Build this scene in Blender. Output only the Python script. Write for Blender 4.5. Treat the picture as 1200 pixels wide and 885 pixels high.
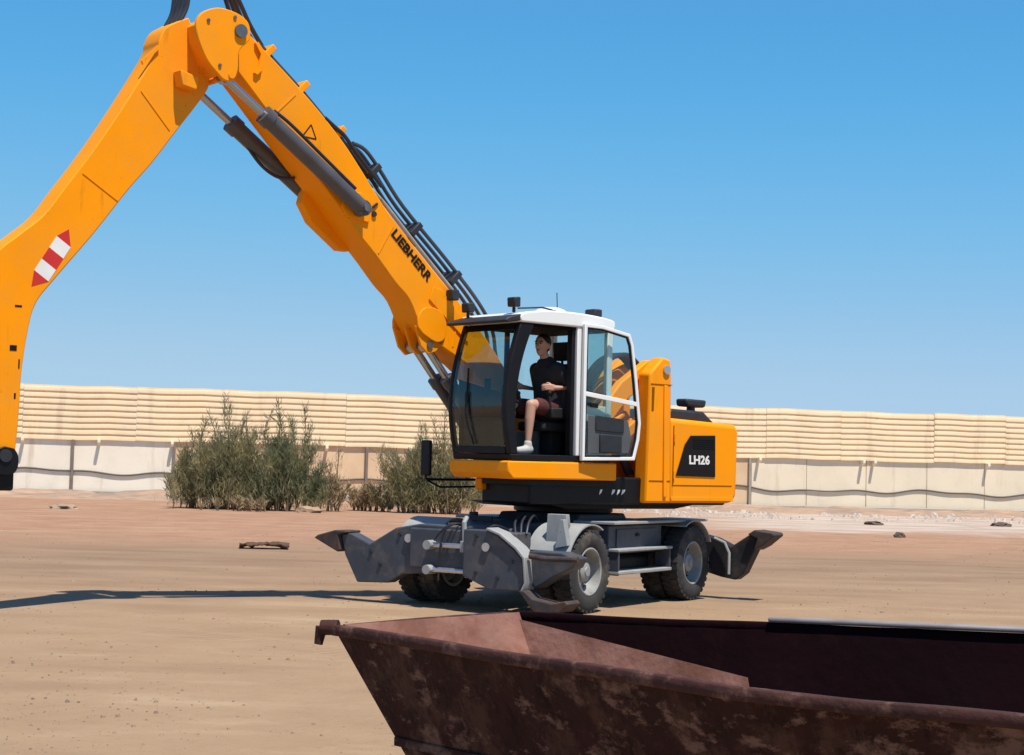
import bpy, bmesh, math, random
from mathutils import Vector, Matrix, noise
R = math.radians
rnd = random.Random(7)
for o in list(bpy.data.objects): bpy.data.objects.remove(o)
scn = bpy.context.scene
COL = scn.collection

# ------------------------------------------------------------------ camera
cam_d = bpy.data.cameras.new('camera'); cam = bpy.data.objects.new('camera', cam_d); COL.objects.link(cam)
cam_d.sensor_fit = 'HORIZONTAL'; cam_d.sensor_width = 36.0; cam_d.lens = 36.0 * 1980 / 1200
cam_d.clip_start = 0.1; cam_d.clip_end = 3000
PITCH = math.atan2(96.2, 1980); ROLL = R(1.5)
cam.matrix_world = (Matrix.Translation((0, 0, 1.9)) @ Matrix.Rotation(R(90) + PITCH, 4, 'X') @ Matrix.Rotation(ROLL, 4, 'Z'))
scn.camera = cam

# ------------------------------------------------------------------ sky and sun
SUN_AZ = (0.55, -0.835); SUN_EL = R(68)
w = bpy.data.worlds.new('World'); scn.world = w; w.use_nodes = True
nt = w.node_tree; nt.nodes.clear()
sky = nt.nodes.new('ShaderNodeTexSky'); sky.sky_type = 'NISHITA'; sky.sun_disc = False
sky.sun_elevation = SUN_EL; sky.sun_rotation = math.atan2(SUN_AZ[0], SUN_AZ[1])
sky.altitude = 0; sky.air_density = 1.0; sky.dust_density = 0.15; sky.ozone_density = 4.0
hsv = nt.nodes.new('ShaderNodeHueSaturation'); hsv.inputs['Hue'].default_value = 0.508; hsv.inputs['Saturation'].default_value = 1.12; hsv.inputs['Value'].default_value = 1.0
bg = nt.nodes.new('ShaderNodeBackground'); bg.inputs['Strength'].default_value = 0.12
wo = nt.nodes.new('ShaderNodeOutputWorld')
# photographic tone curve on the sky radiance (the camera's own rendering of the blue)
sc1 = nt.nodes.new('ShaderNodeVectorMath'); sc1.operation = 'SCALE'; sc1.inputs['Scale'].default_value = 0.153
cv = nt.nodes.new('ShaderNodeRGBCurve')
for ch_, pts in ((0, [(0, 0), (0.04, 0.088), (0.2, 0.094), (0.335, 0.175), (0.55, 0.30), (0.75, 0.38), (1, 0.42)]), (1, [(0, 0), (0.2, 0.19), (0.376, 0.37), (0.58, 0.485), (0.8, 0.55), (1, 0.60)]), (2, [(0, 0), (0.4, 0.34), (0.745, 0.74), (0.93, 0.81), (1, 0.81)])):
    c_ = cv.mapping.curves[ch_]; c_.points[0].location = pts[0]; c_.points[1].location = pts[-1]
    for p_ in pts[1:-1]: c_.points.new(*p_)
cv.mapping.update()
sc2 = nt.nodes.new('ShaderNodeVectorMath'); sc2.operation = 'SCALE'; sc2.inputs['Scale'].default_value = 1 / 0.158
nt.links.new(sky.outputs[0], hsv.inputs['Color']); nt.links.new(hsv.outputs[0], sc1.inputs[0]); nt.links.new(sc1.outputs[0], cv.inputs['Color']); nt.links.new(cv.outputs[0], sc2.inputs[0]); nt.links.new(sc2.outputs[0], bg.inputs['Color']); nt.links.new(bg.outputs[0], wo.inputs[0])
sd = bpy.data.lights.new('sun', 'SUN'); sd.energy = 4.6; sd.angle = R(0.53); sd.color = (1.0, 0.93, 0.82)
sun = bpy.data.objects.new('sun', sd); COL.objects.link(sun)
ts = Vector((SUN_AZ[0] * math.cos(SUN_EL), SUN_AZ[1] * math.cos(SUN_EL), math.sin(SUN_EL)))
sun.rotation_euler = ts.to_track_quat('Z', 'Y').to_euler(); sun.location = (20, -30, 60)
vs = scn.view_settings; vs.view_transform = 'Standard'; vs.look = 'None'; vs.exposure = 0.4; vs.gamma = 1.0; vs.use_curve_mapping = False

# ------------------------------------------------------------------ materials
def mat(name, col, rough=0.5, metal=0.0, var=0.0, vscale=3.0, col2=None, lo=0.45, hi=0.6, c2scale=2.0, bump=0.0, bscale=30.0, spec=0.5, coat=0.0):
    m = bpy.data.materials.new(name); m.use_nodes = True
    n = m.node_tree; b = n.nodes['Principled BSDF']; L = n.links.new
    b.inputs['Roughness'].default_value = rough; b.inputs['Metallic'].default_value = metal
    b.inputs['Specular IOR Level'].default_value = spec
    if coat: b.inputs['Coat Weight'].default_value = coat; b.inputs['Coat Roughness'].default_value = 0.12
    tc = n.nodes.new('ShaderNodeTexCoord')
    c = n.nodes.new('ShaderNodeRGB'); c.outputs[0].default_value = (*col, 1); out = c.outputs[0]
    if col2:
        t = n.nodes.new('ShaderNodeTexNoise'); t.inputs['Scale'].default_value = c2scale; t.inputs['Detail'].default_value = 8; t.inputs['Roughness'].default_value = 0.65
        L(tc.outputs['Object'], t.inputs['Vector'])
        mr = n.nodes.new('ShaderNodeMapRange'); mr.inputs['From Min'].default_value = lo; mr.inputs['From Max'].default_value = hi
        L(t.outputs['Fac'], mr.inputs['Value'])
        mx = n.nodes.new('ShaderNodeMix'); mx.data_type = 'RGBA'; mx.inputs[7].default_value = (*col2, 1)
        L(mr.outputs[0], mx.inputs[0]); L(out, mx.inputs[6]); out = mx.outputs[2]
    if var:
        t = n.nodes.new('ShaderNodeTexNoise'); t.inputs['Scale'].default_value = vscale; t.inputs['Detail'].default_value = 6
        L(tc.outputs['Object'], t.inputs['Vector'])
        mr = n.nodes.new('ShaderNodeMapRange'); mr.inputs['From Min'].default_value = 0.25; mr.inputs['From Max'].default_value = 0.75
        mr.inputs['To Min'].default_value = 1 - var; mr.inputs['To Max'].default_value = 1 + var
        L(t.outputs['Fac'], mr.inputs['Value'])
        vm = n.nodes.new('ShaderNodeVectorMath'); vm.operation = 'SCALE'
        L(out, vm.inputs[0]); L(mr.outputs[0], vm.inputs['Scale']); out = vm.outputs[0]
        rr = n.nodes.new('ShaderNodeMapRange'); rr.inputs['To Min'].default_value = max(0.02, rough - 0.12); rr.inputs['To Max'].default_value = min(1, rough + 0.12)
        L(t.outputs['Fac'], rr.inputs['Value']); L(rr.outputs[0], b.inputs['Roughness'])
    L(out, b.inputs['Base Color'])
    if bump:
        t = n.nodes.new('ShaderNodeTexNoise'); t.inputs['Scale'].default_value = bscale; t.inputs['Detail'].default_value = 5
        L(tc.outputs['Object'], t.inputs['Vector'])
        bp = n.nodes.new('ShaderNodeBump'); bp.inputs['Strength'].default_value = bump; bp.inputs['Distance'].default_value = 0.02
        L(t.outputs['Fac'], bp.inputs['Height']); L(bp.outputs[0], b.inputs['Normal'])
    return m

def glass(name, tint, gloss=0.5):
    m = bpy.data.materials.new(name); m.use_nodes = True; n = m.node_tree; n.nodes.clear()
    o = n.nodes.new('ShaderNodeOutputMaterial'); mx = n.nodes.new('ShaderNodeMixShader')
    t = n.nodes.new('ShaderNodeBsdfTransparent'); t.inputs[0].default_value = (*tint, 1)
    g = n.nodes.new('ShaderNodeBsdfGlossy'); g.inputs['Roughness'].default_value = 0.03; g.inputs[0].default_value = (0.9, 0.95, 0.95, 1)
    lw = n.nodes.new('ShaderNodeLayerWeight'); lw.inputs[0].default_value = 0.5
    pw = n.nodes.new('ShaderNodeMath'); pw.operation = 'POWER'; pw.inputs[1].default_value = 5.0
    ma = n.nodes.new('ShaderNodeMath'); ma.operation = 'MULTIPLY_ADD'; ma.inputs[1].default_value = 0.96; ma.inputs[2].default_value = 0.04
    n.links.new(lw.outputs['Facing'], pw.inputs[0]); n.links.new(pw.outputs[0], ma.inputs[0]); n.links.new(ma.outputs[0], mx.inputs[0]); n.links.new(t.outputs[0], mx.inputs[1]); n.links.new(g.outputs[0], mx.inputs[2]); n.links.new(mx.outputs[0], o.inputs[0])
    return m

YEL = mat('yellow_paint', (0.92, 0.30, 0.0), 0.55, 0, 0.05, 1.6, spec=0.14)
def grime(m, cols):
    # layered dirt: broad dust, fine speckle and streaks that run down the panels
    n = m.node_tree; b = n.nodes['Principled BSDF']; L = n.links.new; src = b.inputs['Base Color'].links[0].from_socket
    tc = n.nodes.new('ShaderNodeTexCoord')
    for col, sc, lo, hi, amt, st in cols:
        mp = n.nodes.new('ShaderNodeMapping'); mp.inputs['Scale'].default_value = st; L(tc.outputs['Object'], mp.inputs['Vector'])
        t = n.nodes.new('ShaderNodeTexNoise'); t.inputs['Scale'].default_value = sc; t.inputs['Detail'].default_value = 12; t.inputs['Roughness'].default_value = 0.7; L(mp.outputs[0], t.inputs['Vector'])
        r = n.nodes.new('ShaderNodeMapRange'); r.inputs[1].default_value = lo; r.inputs[2].default_value = hi; r.inputs[4].default_value = amt; L(t.outputs['Fac'], r.inputs[0])
        mx = n.nodes.new('ShaderNodeMix'); mx.data_type = 'RGBA'; mx.inputs[7].default_value = (*col, 1)
        L(r.outputs[0], mx.inputs[0]); L(src, mx.inputs[6]); src = mx.outputs[2]
    L(src, b.inputs['Base Color']); return m
grime(YEL, [((0.55, 0.27, 0.06), 0.9, 0.45, 0.8, 0.45, (1, 1, 1)), ((0.30, 0.11, 0.01), 2.2, 0.60, 0.72, 0.5, (3, 3, 0.35)), ((0.16, 0.07, 0.02), 9.0, 0.66, 0.74, 0.55, (1, 1, 1))])
SEAM = mat('paint_seam', (0.22, 0.075, 0.0), 0.7, spec=0.1)
GREY = mat('grey_machine_paint', (0.050, 0.057, 0.072), 0.5, 0, 0.16, 4, col2=(0.13, 0.11, 0.09), lo=0.52, hi=0.78, c2scale=3.5, bump=0.05, spec=0.35)
DUST = [((0.20, 0.15, 0.105), 2.0, 0.50, 0.78, 0.40, (1, 1, 1)), ((0.02, 0.016, 0.014), 6.0, 0.62, 0.72, 0.5, (1, 1, 0.5)), ((0.20, 0.13, 0.08), 18.0, 0.62, 0.70, 0.5, (1, 1, 1))]
grime(GREY, DUST)
LGREY = grime(mat('light_grey_paint', (0.30, 0.31, 0.305), 0.55, 0, 0.12, 5, spec=0.3), DUST)
BLACK = mat('black_frame_paint', (0.0045, 0.0045, 0.006), 0.5, 0, 0.3, 5, spec=0.25)
DARKGREY = mat('dark_plastic', (0.022, 0.025, 0.03), 0.55, 0, 0.2, 8, spec=0.35)
WHITE = mat('white_cab_paint', (0.78, 0.78, 0.76), 0.35, 0, 0.04, 3, coat=0.3)
STEEL = mat('bright_steel', (0.55, 0.56, 0.58), 0.28, 0.85, 0.08, 9)
CHROME = mat('chrome_rod', (0.4, 0.44, 0.48), 0.22, 0.9)
CYL = mat('cylinder_paint', (0.075, 0.072, 0.078), 0.42, 0, 0.2, 4)
HOSE = mat('rubber_hose', (0.018, 0.021, 0.028), 0.45)
PIPE = mat('hydraulic_pipe', (0.06, 0.075, 0.1), 0.35, 0.3)
RUBBER = mat('tyre_rubber', (0.028, 0.027, 0.026), 0.85, 0, 0.2, 10, col2=(0.12, 0.095, 0.07), lo=0.52, hi=0.72, c2scale=4)
RIM = grime(mat('wheel_rim_paint', (0.27, 0.275, 0.265), 0.5, 0, 0.15, 8, col2=(0.2, 0.16, 0.12), lo=0.52, hi=0.72, c2scale=7), DUST)
RUST = grime(mat('worn_rusty_steel', (0.05, 0.043, 0.042), 0.7, 0.0, 0.3, 9, col2=(0.085, 0.05, 0.035), lo=0.45, hi=0.6, c2scale=5, spec=0.25), DUST[2:])
GLASS = glass('cab_glass', (0.86, 0.93, 0.92))
GLASSD = glass('tinted_cab_glass', (0.80, 0.88, 0.86))
FABRIC = mat('seat_fabric', (0.012, 0.012, 0.014), 0.9)
INTER = mat('cab_interior_plastic', (0.014, 0.015, 0.016), 0.6, 0, 0.15, 6, spec=0.25)
PIN = mat('pin_steel', (0.16, 0.16, 0.165), 0.4, 0.6, 0.2, 9)
INTERL = mat('cab_panel_grey', (0.3, 0.32, 0.29), 0.6)
RED = mat('red_marking', (0.55, 0.02, 0.015), 0.45, 0, 0.1, 5)
WMARK = mat('white_marking', (0.75, 0.73, 0.7), 0.45, 0, 0.06, 5)
BLKMARK = mat('black_lettering', (0.008, 0.006, 0.006), 0.6, spec=0.2)
ORANGE = mat('amber_lens', (0.7, 0.2, 0.02), 0.25)
LENS = mat('lamp_lens', (0.5, 0.55, 0.58), 0.15)

# ------------------------------------------------------------------ mesh helpers
class MB:
    def __init__(s): s.bm = bmesh.new()
    def box(s, x0, x1, y0, y1, z0, z1):
        v = [s.bm.verts.new((x, y, z)) for x in (x0, x1) for y in (y0, y1) for z in (z0, z1)]
        for f in ((0, 1, 3, 2), (4, 6, 7, 5), (0, 4, 5, 1), (2, 3, 7, 6), (0, 2, 6, 4), (1, 5, 7, 3)): s.bm.faces.new([v[i] for i in f])
        return s
    def prism(s, prof, a0, a1, axis='y'):
        def P(u, v, a): return (u, a, v) if axis == 'y' else ((a, u, v) if axis == 'x' else (u, v, a))
        A = [s.bm.verts.new(P(u, v, a0)) for u, v in prof]; B = [s.bm.verts.new(P(u, v, a1)) for u, v in prof]
        n = len(prof)
        s.bm.faces.new(A); s.bm.faces.new(B[::-1])
        for i in range(n): s.bm.faces.new((A[i], B[i], B[(i + 1) % n], A[(i + 1) % n]))
        return s
    def hull8(s, bot, top):
        n = len(bot)
        A = [s.bm.verts.new(p) for p in bot]; B = [s.bm.verts.new(p) for p in top]
        s.bm.faces.new(A[::-1]); s.bm.faces.new(B)
        for i in range(n): s.bm.faces.new((A[i], A[(i + 1) % n], B[(i + 1) % n], B[i]))
        return s
    def tube(s, path, r, seg=12, cap=True):
        path = [Vector(p) for p in path]; n = len(path)
        rr = r if isinstance(r, (list, tuple)) else [r] * n
        d0 = (path[1] - path[0]).normalized()
        up = Vector((0, 0, 1)) if abs(d0.z) < 0.9 else Vector((1, 0, 0))
        a = d0.cross(up).normalized(); rings = []
        for i, p in enumerate(path):
            d = (path[min(i + 1, n - 1)] - path[max(i - 1, 0)]).normalized()
            a = (a - d * a.dot(d)).normalized(); b = d.cross(a)
            rings.append([s.bm.verts.new(p + (a * math.cos(2 * math.pi * k / seg) + b * math.sin(2 * math.pi * k / seg)) * rr[i]) for k in range(seg)])
        for i in range(n - 1):
            for k in range(seg): s.bm.faces.new((rings[i][k], rings[i][(k + 1) % seg], rings[i + 1][(k + 1) % seg], rings[i + 1][k]))
        if cap: s.bm.faces.new(rings[0][::-1]); s.bm.faces.new(rings[-1])
        return s
    def cyl(s, p0, p1, r, r2=None, seg=20): return s.tube([p0, p1], [r, r if r2 is None else r2], seg)
    def bar(s, p0, p1, w, h, up=(0, 0, 1)):
        p0 = Vector(p0); p1 = Vector(p1); d = (p1 - p0).normalized(); u = Vector(up)
        if abs(d.dot(u)) > 0.95: u = Vector((1, 0, 0))
        a = d.cross(u).normalized() * w / 2; b = a.cross(d).normalized() * h / 2
        return s.hull8([p0 - a - b, p0 + a - b, p0 + a + b, p0 - a + b], [p1 - a - b, p1 + a - b, p1 + a + b, p1 - a + b])
    def lathe(s, prof, c, axis='y', seg=40, cap=True):
        # prof: list of (a, r): offset along the axis, radius
        c = Vector(c); rings = []
        for a, r in prof:
            ring = []
            for k in range(seg):
                t = 2 * math.pi * k / seg
                if axis == 'y': q = Vector((r * math.cos(t), a, r * math.sin(t)))
                elif axis == 'z': q = Vector((r * math.cos(t), r * math.sin(t), a))
                else: q = Vector((a, r * math.cos(t), r * math.sin(t)))
                ring.append(s.bm.verts.new(c + q))
            rings.append(ring)
        for i in range(len(rings) - 1):
            for k in range(seg): s.bm.faces.new((rings[i][k], rings[i][(k + 1) % seg], rings[i + 1][(k + 1) % seg], rings[i + 1][k]))
        if cap and prof[0][1] > 1e-4: s.bm.faces.new(rings[0][::-1])
        if cap and prof[-1][1] > 1e-4: s.bm.faces.new(rings[-1])
        return s
    def ball(s, c, r, sub=2, scale=(1, 1, 1)):
        bmesh.ops.create_icosphere(s.bm, subdivisions=sub, radius=r, matrix=Matrix.Translation(c) @ Matrix.Diagonal((*scale, 1)))
        return s
    def build(s, name, m, parent=None, rz=None, bevel=0.0, ang=35, seg=2):
        bm = s.bm
        bmesh.ops.remove_doubles(bm, verts=bm.verts, dist=1e-5)
        bmesh.ops.recalc_face_normals(bm, faces=bm.faces)
        for e in bm.edges:
            e.smooth = len(e.link_faces) == 2 and e.calc_face_angle(3.2) < R(ang)
        for f in bm.faces: f.smooth = True
        me = bpy.data.meshes.new(name); bm.to_mesh(me); bm.free()
        me.materials.append(m)
        o = bpy.data.objects.new(name, me); COL.objects.link(o)
        if parent: o.parent = parent
        if rz is not None: o.rotation_euler.z = rz
        if bevel:
            b = o.modifiers.new('bevel', 'BEVEL'); b.width = bevel; b.segments = seg; b.limit_method = 'ANGLE'; b.angle_limit = R(40); b.harden_normals = False
        return o

def tag(o, label=None, cat=None, group=None, kind=None):
    if label: o['label'] = label
    if cat: o['category'] = cat
    if group: o['group'] = group
    if kind: o['kind'] = kind
    return o
def empty(name, loc, rz=0):
    o = bpy.data.objects.new(name, None); COL.objects.link(o); o.location = loc; o.rotation_euler.z = rz; o.empty_display_size = 0.3
    return o
def spline(pts, n=5, closed=False):
    pts = [Vector((*p, 0)) if len(p) == 2 else Vector(p) for p in pts]; out = []; N = len(pts)
    rng = range(N if closed else N - 1)
    for i in rng:
        if closed: p0, p1, p2, p3 = pts[i - 1], pts[i], pts[(i + 1) % N], pts[(i + 2) % N]
        else: p0, p1, p2, p3 = pts[max(i - 1, 0)], pts[i], pts[i + 1], pts[min(i + 2, N - 1)]
        for k in range(n):
            t = k / n
            out.append(0.5 * (2 * p1 + (p2 - p0) * t + (2 * p0 - 5 * p1 + 4 * p2 - p3) * t * t + (3 * p1 - p0 - 3 * p2 + p3) * t ** 3))
    if not closed: out.append(pts[-1])
    return out
def sp2(pts, n=4): return [(p.x, p.y) for p in spline(pts, n)]
def text(name, body, size, origin, ex, ey, m, parent, rz=None, off=0.0, ext=0.003, sx=1.0):
    c = bpy.data.curves.new(name, 'FONT'); c.body = body; c.size = size; c.extrude = ext; c.offset = off; c.align_x = 'CENTER'; c.align_y = 'CENTER'; c.resolution_u = 3
    t = bpy.data.objects.new(name, c); COL.objects.link(t)
    bpy.context.view_layer.update()
    me = bpy.data.meshes.new_from_object(t.evaluated_get(bpy.context.evaluated_depsgraph_get()))
    bpy.data.objects.remove(t)
    ex = Vector(ex).normalized(); ey = Vector(ey).normalized(); ez = ex.cross(ey)
    M = Matrix(((ex.x * sx, ey.x, ez.x, origin[0]), (ex.y * sx, ey.y, ez.y, origin[1]), (ex.z * sx, ey.z, ez.z, origin[2]), (0, 0, 0, 1)))
    me.transform(M); me.materials.clear(); me.materials.append(m)
    o = bpy.data.objects.new(name, me); COL.objects.link(o); o.parent = parent
    if rz is not None: o.rotation_euler.z = rz
    return o

# ------------------------------------------------------------------ ground
def ground_material():
    m = bpy.data.materials.new('yard_ground'); m.use_nodes = True; n = m.node_tree; b = n.nodes['Principled BSDF']; L = n.links.new
    b.inputs['Roughness'].default_value = 0.95; b.inputs['Specular IOR Level'].default_value = 0.15
    tc = n.nodes.new('ShaderNodeTexCoord'); sep = n.nodes.new('ShaderNodeSeparateXYZ'); L(tc.outputs['Object'], sep.inputs[0])
    def noise_(scale, det=8, rough=0.6, vec=None):
        t = n.nodes.new('ShaderNodeTexNoise'); t.inputs['Scale'].default_value = scale; t.inputs['Detail'].default_value = det; t.inputs['Roughness'].default_value = rough
        L(vec or tc.outputs['Object'], t.inputs['Vector']); return t.outputs['Fac']
    def mr(v, a, b_, c=0.0, d=1.0):
        k = n.nodes.new('ShaderNodeMapRange'); k.inputs[1].default_value = a; k.inputs[2].default_value = b_; k.inputs[3].default_value = c; k.inputs[4].default_value = d
        L(v, k.inputs[0]); return k.outputs[0]
    def math_(op, a, b_):
        k = n.nodes.new('ShaderNodeMath'); k.operation = op
        for i, q in enumerate((a, b_)):
            if isinstance(q, (int, float)): k.inputs[i].default_value = q
            else: L(q, k.inputs[i])
        return k.outputs[0]
    def mix(f, a, b_):
        k = n.nodes.new('ShaderNodeMix'); k.data_type = 'RGBA'
        if isinstance(f, float): k.inputs[0].default_value = f
        else: L(f, k.inputs[0])
        for i, q in ((6, a), (7, b_)):
            if isinstance(q, tuple): k.inputs[i].default_value = (*q, 1)
            else: L(q, k.inputs[i])
        return k.outputs[2]
    mp = n.nodes.new('ShaderNodeMapping'); mp.inputs['Scale'].default_value = (0.35, 1.0, 1.0); L(tc.outputs['Object'], mp.inputs['Vector'])
    big = noise_(0.22, 6); mid = noise_(1.1, 8, 0.65); fine = noise_(9, 8, 0.7); streak = noise_(0.9, 6, 0.6, mp.outputs[0])
    beige = mix(mr(mid, 0.3, 0.72), (0.325, 0.222, 0.136), (0.285, 0.19, 0.115))
    beige = mix(mr(streak, 0.52, 0.78), beige, (0.235, 0.153, 0.092))
    beige = mix(mr(streak, 0.44, 0.28), beige, (0.385, 0.275, 0.175))
    beige = mix(mr(fine, 0.54, 0.72, 0, 0.5), beige, (0.22, 0.15, 0.092))
    soil = mix(mr(mid, 0.35, 0.65), (0.36, 0.21, 0.13), (0.29, 0.165, 0.10))
    soil = mix(mr(streak, 0.5, 0.7), soil, (0.38, 0.245, 0.158))
    y = math_('ADD', sep.outputs['Y'], math_('MULTIPLY', math_('SUBTRACT', big, 0.5), 14.0))
    y = math_('SUBTRACT', y, math_('MULTIPLY', sep.outputs['X'], 0.19))
    y = math_('ADD', y, math_('MULTIPLY', math_('SUBTRACT', mid, 0.5), 4.0))
    back = mix(mr(streak, 0.4, 0.62), (0.275, 0.183, 0.115), (0.225, 0.143, 0.087))
    c = mix(mr(y, 20.0, 31.0), beige, back)
    c = mix(mr(y, 32.0, 40.0), c, soil)
    # paler, greyer hardstanding towards the wall on the right
    px = math_('ADD', sep.outputs['X'], math_('MULTIPLY', math_('SUBTRACT', mid, 0.5), 6.0))
    g = math_('MULTIPLY', mr(px, 4.0, 9.0), mr(y, 47.0, 51.0))
    c = mix(g, c, mix(mr(streak, 0.4, 0.6), (0.36, 0.275, 0.215), (0.50, 0.41, 0.33)))
    # old tyre tracks curving across the yard: compacted, slightly darker bands with tread marks
    trk = None
    for cx_, cy_, r0 in ((-14.0, 2.0, 19.0), (-14.0, 2.0, 20.9), (12.0, 46.0, 27.5), (12.0, 46.0, 29.4), (-30.0, 60.0, 46.0)):
        dx = math_('SUBTRACT', sep.outputs['X'], cx_); dy = math_('SUBTRACT', sep.outputs['Y'], cy_)
        rr_ = math_('SQRT', math_('ADD', math_('MULTIPLY', dx, dx), math_('MULTIPLY', dy, dy)), 0)
        rr_ = math_('ADD', rr_, math_('MULTIPLY', math_('SUBTRACT', mid, 0.5), 0.35))
        band = mr(math_('ABSOLUTE', math_('SUBTRACT', rr_, r0), 0), 0.30, 0.20)
        tr2 = math_('SINE', math_('MULTIPLY', math_('ARCTAN2', dy, dx), r0 * 2 * math.pi / 0.16), 0)
        bt_ = math_('MULTIPLY', band, math_('ADD', 0.6, math_('MULTIPLY', tr2, 0.4)))
        trk = bt_ if trk is None else math_('MAXIMUM', trk, bt_)
    trk = math_('MULTIPLY', trk, mr(big, 0.38, 0.6))
    c = mix(math_('MULTIPLY', trk, 0.32), c, (0.20, 0.135, 0.085))
    L(c, b.inputs['Base Color'])
    bp = n.nodes.new('ShaderNodeBump'); bp.inputs['Strength'].default_value = 0.6; bp.inputs['Distance'].default_value = 0.05
    h = math_('ADD', math_('SUBTRACT', math_('MULTIPLY', mid, 1.6), math_('MULTIPLY', trk, 0.35)), math_('ADD', math_('MULTIPLY', fine, 0.45), math_('MULTIPLY', noise_(45, 4), 0.14)))
    L(h, bp.inputs['Height']); L(bp.outputs[0], b.inputs['Normal'])
    return m
g = MB(); xs = [-1500, -200, -60, -30, -15, 0, 15, 30, 60, 200, 1500]; ys = [-300, -40, 0, 15, 30, 45, 60, 90, 150, 400, 2500]
gv = [[g.bm.verts.new((x, y_, 0)) for x in xs] for y_ in ys]
for i in range(len(ys) - 1):
    for j in range(len(xs) - 1): g.bm.faces.new((gv[i][j], gv[i][j + 1], gv[i + 1][j + 1], gv[i + 1][j]))
tag(g.build('ground', ground_material()), kind='structure')

# ------------------------------------------------------------------ boundary wall
CREAM = mat('cream_panel', (0.80, 0.685, 0.51), 0.8, 0, 0.05, 0.6, col2=(0.66, 0.55, 0.40), lo=0.5, hi=0.9, c2scale=0.8)
WPANEL = mat('white_panel', (0.85, 0.76, 0.62), 0.8, 0, 0.05, 0.6, col2=(0.70, 0.62, 0.5), lo=0.52, hi=0.9, c2scale=0.8)
TAN = mat('tan_panel', (0.74, 0.52, 0.32), 0.85, 0, 0.07, 0.6, col2=(0.60, 0.40, 0.24), lo=0.5, hi=0.8, c2scale=0.8)
SHEET = mat('cream_ribbed_sheet', (0.82, 0.63, 0.40), 0.7, 0, 0.06, 0.5, col2=(0.62, 0.46, 0.29), lo=0.55, hi=0.85, c2scale=0.7)
STAIN = [((0.42, 0.30, 0.19), 1.4, 0.55, 0.75, 0.6, (1, 1, 0.12)), ((0.30, 0.21, 0.14), 3.0, 0.62, 0.75, 0.5, (1, 1, 1))]
for m_ in (CREAM, WPANEL, TAN, SHEET): grime(m_, STAIN)
WPOST = mat('wall_post_steel', (0.20, 0.16, 0.13), 0.7, 0, 0.15, 4)
CONC = mat('weathered_concrete', (0.36, 0.31, 0.26), 0.9, 0, 0.15, 2, col2=(0.22, 0.18, 0.14), lo=0.5, hi=0.7, bump=0.2, bscale=8)
WA = Vector((-21.02, 69.98, 0)); WRZ = math.atan2(0.203, 0.979)
wall = empty('boundary_wall', WA, WRZ)
tag(wall, 'long cream yard wall with ribbed sheets above plain panels', 'wall')
t = -16.0; edges = []
seq = [-16.0, -12.4, -8.8, -5.2, -1.2, 2.85, 7.0, 11.0, 15.15, 19.5, 24.0, 28.3, 32.65, 35.3, 38.2, 41.2, 44.1, 47.4, 50.8, 54.2, 57.8, 62.0]
for a, b_ in zip(seq, seq[1:]):
    m = WPANEL if a < 7 else (TAN if a < 32.5 else CREAM)
    dy = rnd.uniform(-0.008, 0.008)
    MB().box(a + 0.012, b_ - 0.012, 0.0 + dy, 0.14 + dy, 0.0, 2.3).build('panel', m, wall, bevel=0.008)
for px_ in (-5.2, 2.85, 7.0, 15.15, 32.55):
    MB().box(px_ - 0.055, px_ + 0.055, -0.13, -0.009, 0.0, 2.262).build('post', WPOST if px_ < 20 else CONC, wall, bevel=0.01)
def sheet(x0, x1, zo, yo):
    mb = MB(); prof = []
    n = 9; p = 0.252
    for i in range(n):
        z = 2.27 + i * p + zo
        prof += [(-0.088 + yo, z), (-0.098 + yo, z + 0.012), (-0.094 + yo, z + 0.16), (-0.088 + yo, z + 0.175), (-0.05 + yo, z + 0.182), (-0.05 + yo, z + p - 0.004)]
    prof += [(-0.04 + yo, 2.27 + n * p + zo), (0.0 + yo, 2.27 + n * p + zo), (0.0 + yo, 2.27 + zo)]
    nx = 4; cols = []
    for k in range(nx + 1):
        x = x0 + (x1 - x0) * k / nx; s_ = 0.022 * math.sin(x * 1.7) * (0 < k < nx)
        cols.append([mb.bm.verts.new((x, a, z + s_)) for a, z in prof])
    for k in range(nx):
        for i in range(len(prof)): mb.bm.faces.new((cols[k][i], cols[k + 1][i], cols[k + 1][(i + 1) % len(prof)], cols[k][(i + 1) % len(prof)]))
    mb.bm.faces.new(cols[0]); mb.bm.faces.new(cols[-1][::-1])
    return mb.build('ribbed_sheet', SHEET, wall, ang=30)
x = -16.2
while x < 61:
    wd = rnd.choice((3.6, 4.1, 4.6, 5.2)); sheet(x, x + wd - 0.01, rnd.uniform(-0.03, 0.03), rnd.uniform(-0.012, 0.012)); x += wd
for bx in (-6.0, -2.6, 0.83, 3.9, 6.9, 10.2, 13.4, 17.0, 20.5, 24.0, 27.6, 32.95, 37.95, 38.5, 44.15, 49.2, 54.3):
    MB().prism([(-0.36, 2.30), (-0.36, 2.16), (-0.20, 2.08), (-0.009, 2.05), (-0.009, 2.262), (-0.12, 2.262), (-0.12, 2.30)], bx - 0.06, bx + 0.06, 'x').build('bracket', WPANEL, wall, bevel=0.008)
MB().prism([(-0.42, 0.0), (-0.42, 0.13), (-0.38, 0.16), (-0.14, 0.16), (-0.14, 0.0)], -16, 62, 'x').build('footing', CONC, wall)
cb = []
for i in range(240):
    x = -16 + i * 78 / 239
    cb.append((x, -0.045 + 0.004 * math.sin(x), 0.93 + 0.10 * math.sin(x * 0.95) * math.sin(x * 0.31 + 1) + 0.05 * math.sin(x * 2.2) - 0.0015 * x))
cable = MB().tube(cb, 0.036, 8).build('cable', mat('grey_cable', (0.13, 0.11, 0.085), 0.7))
cable.location = WA; cable.rotation_euler.z = WRZ
tag(cable, 'thin grey cable sagging along the lower half of the cream wall', 'cable')

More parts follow.
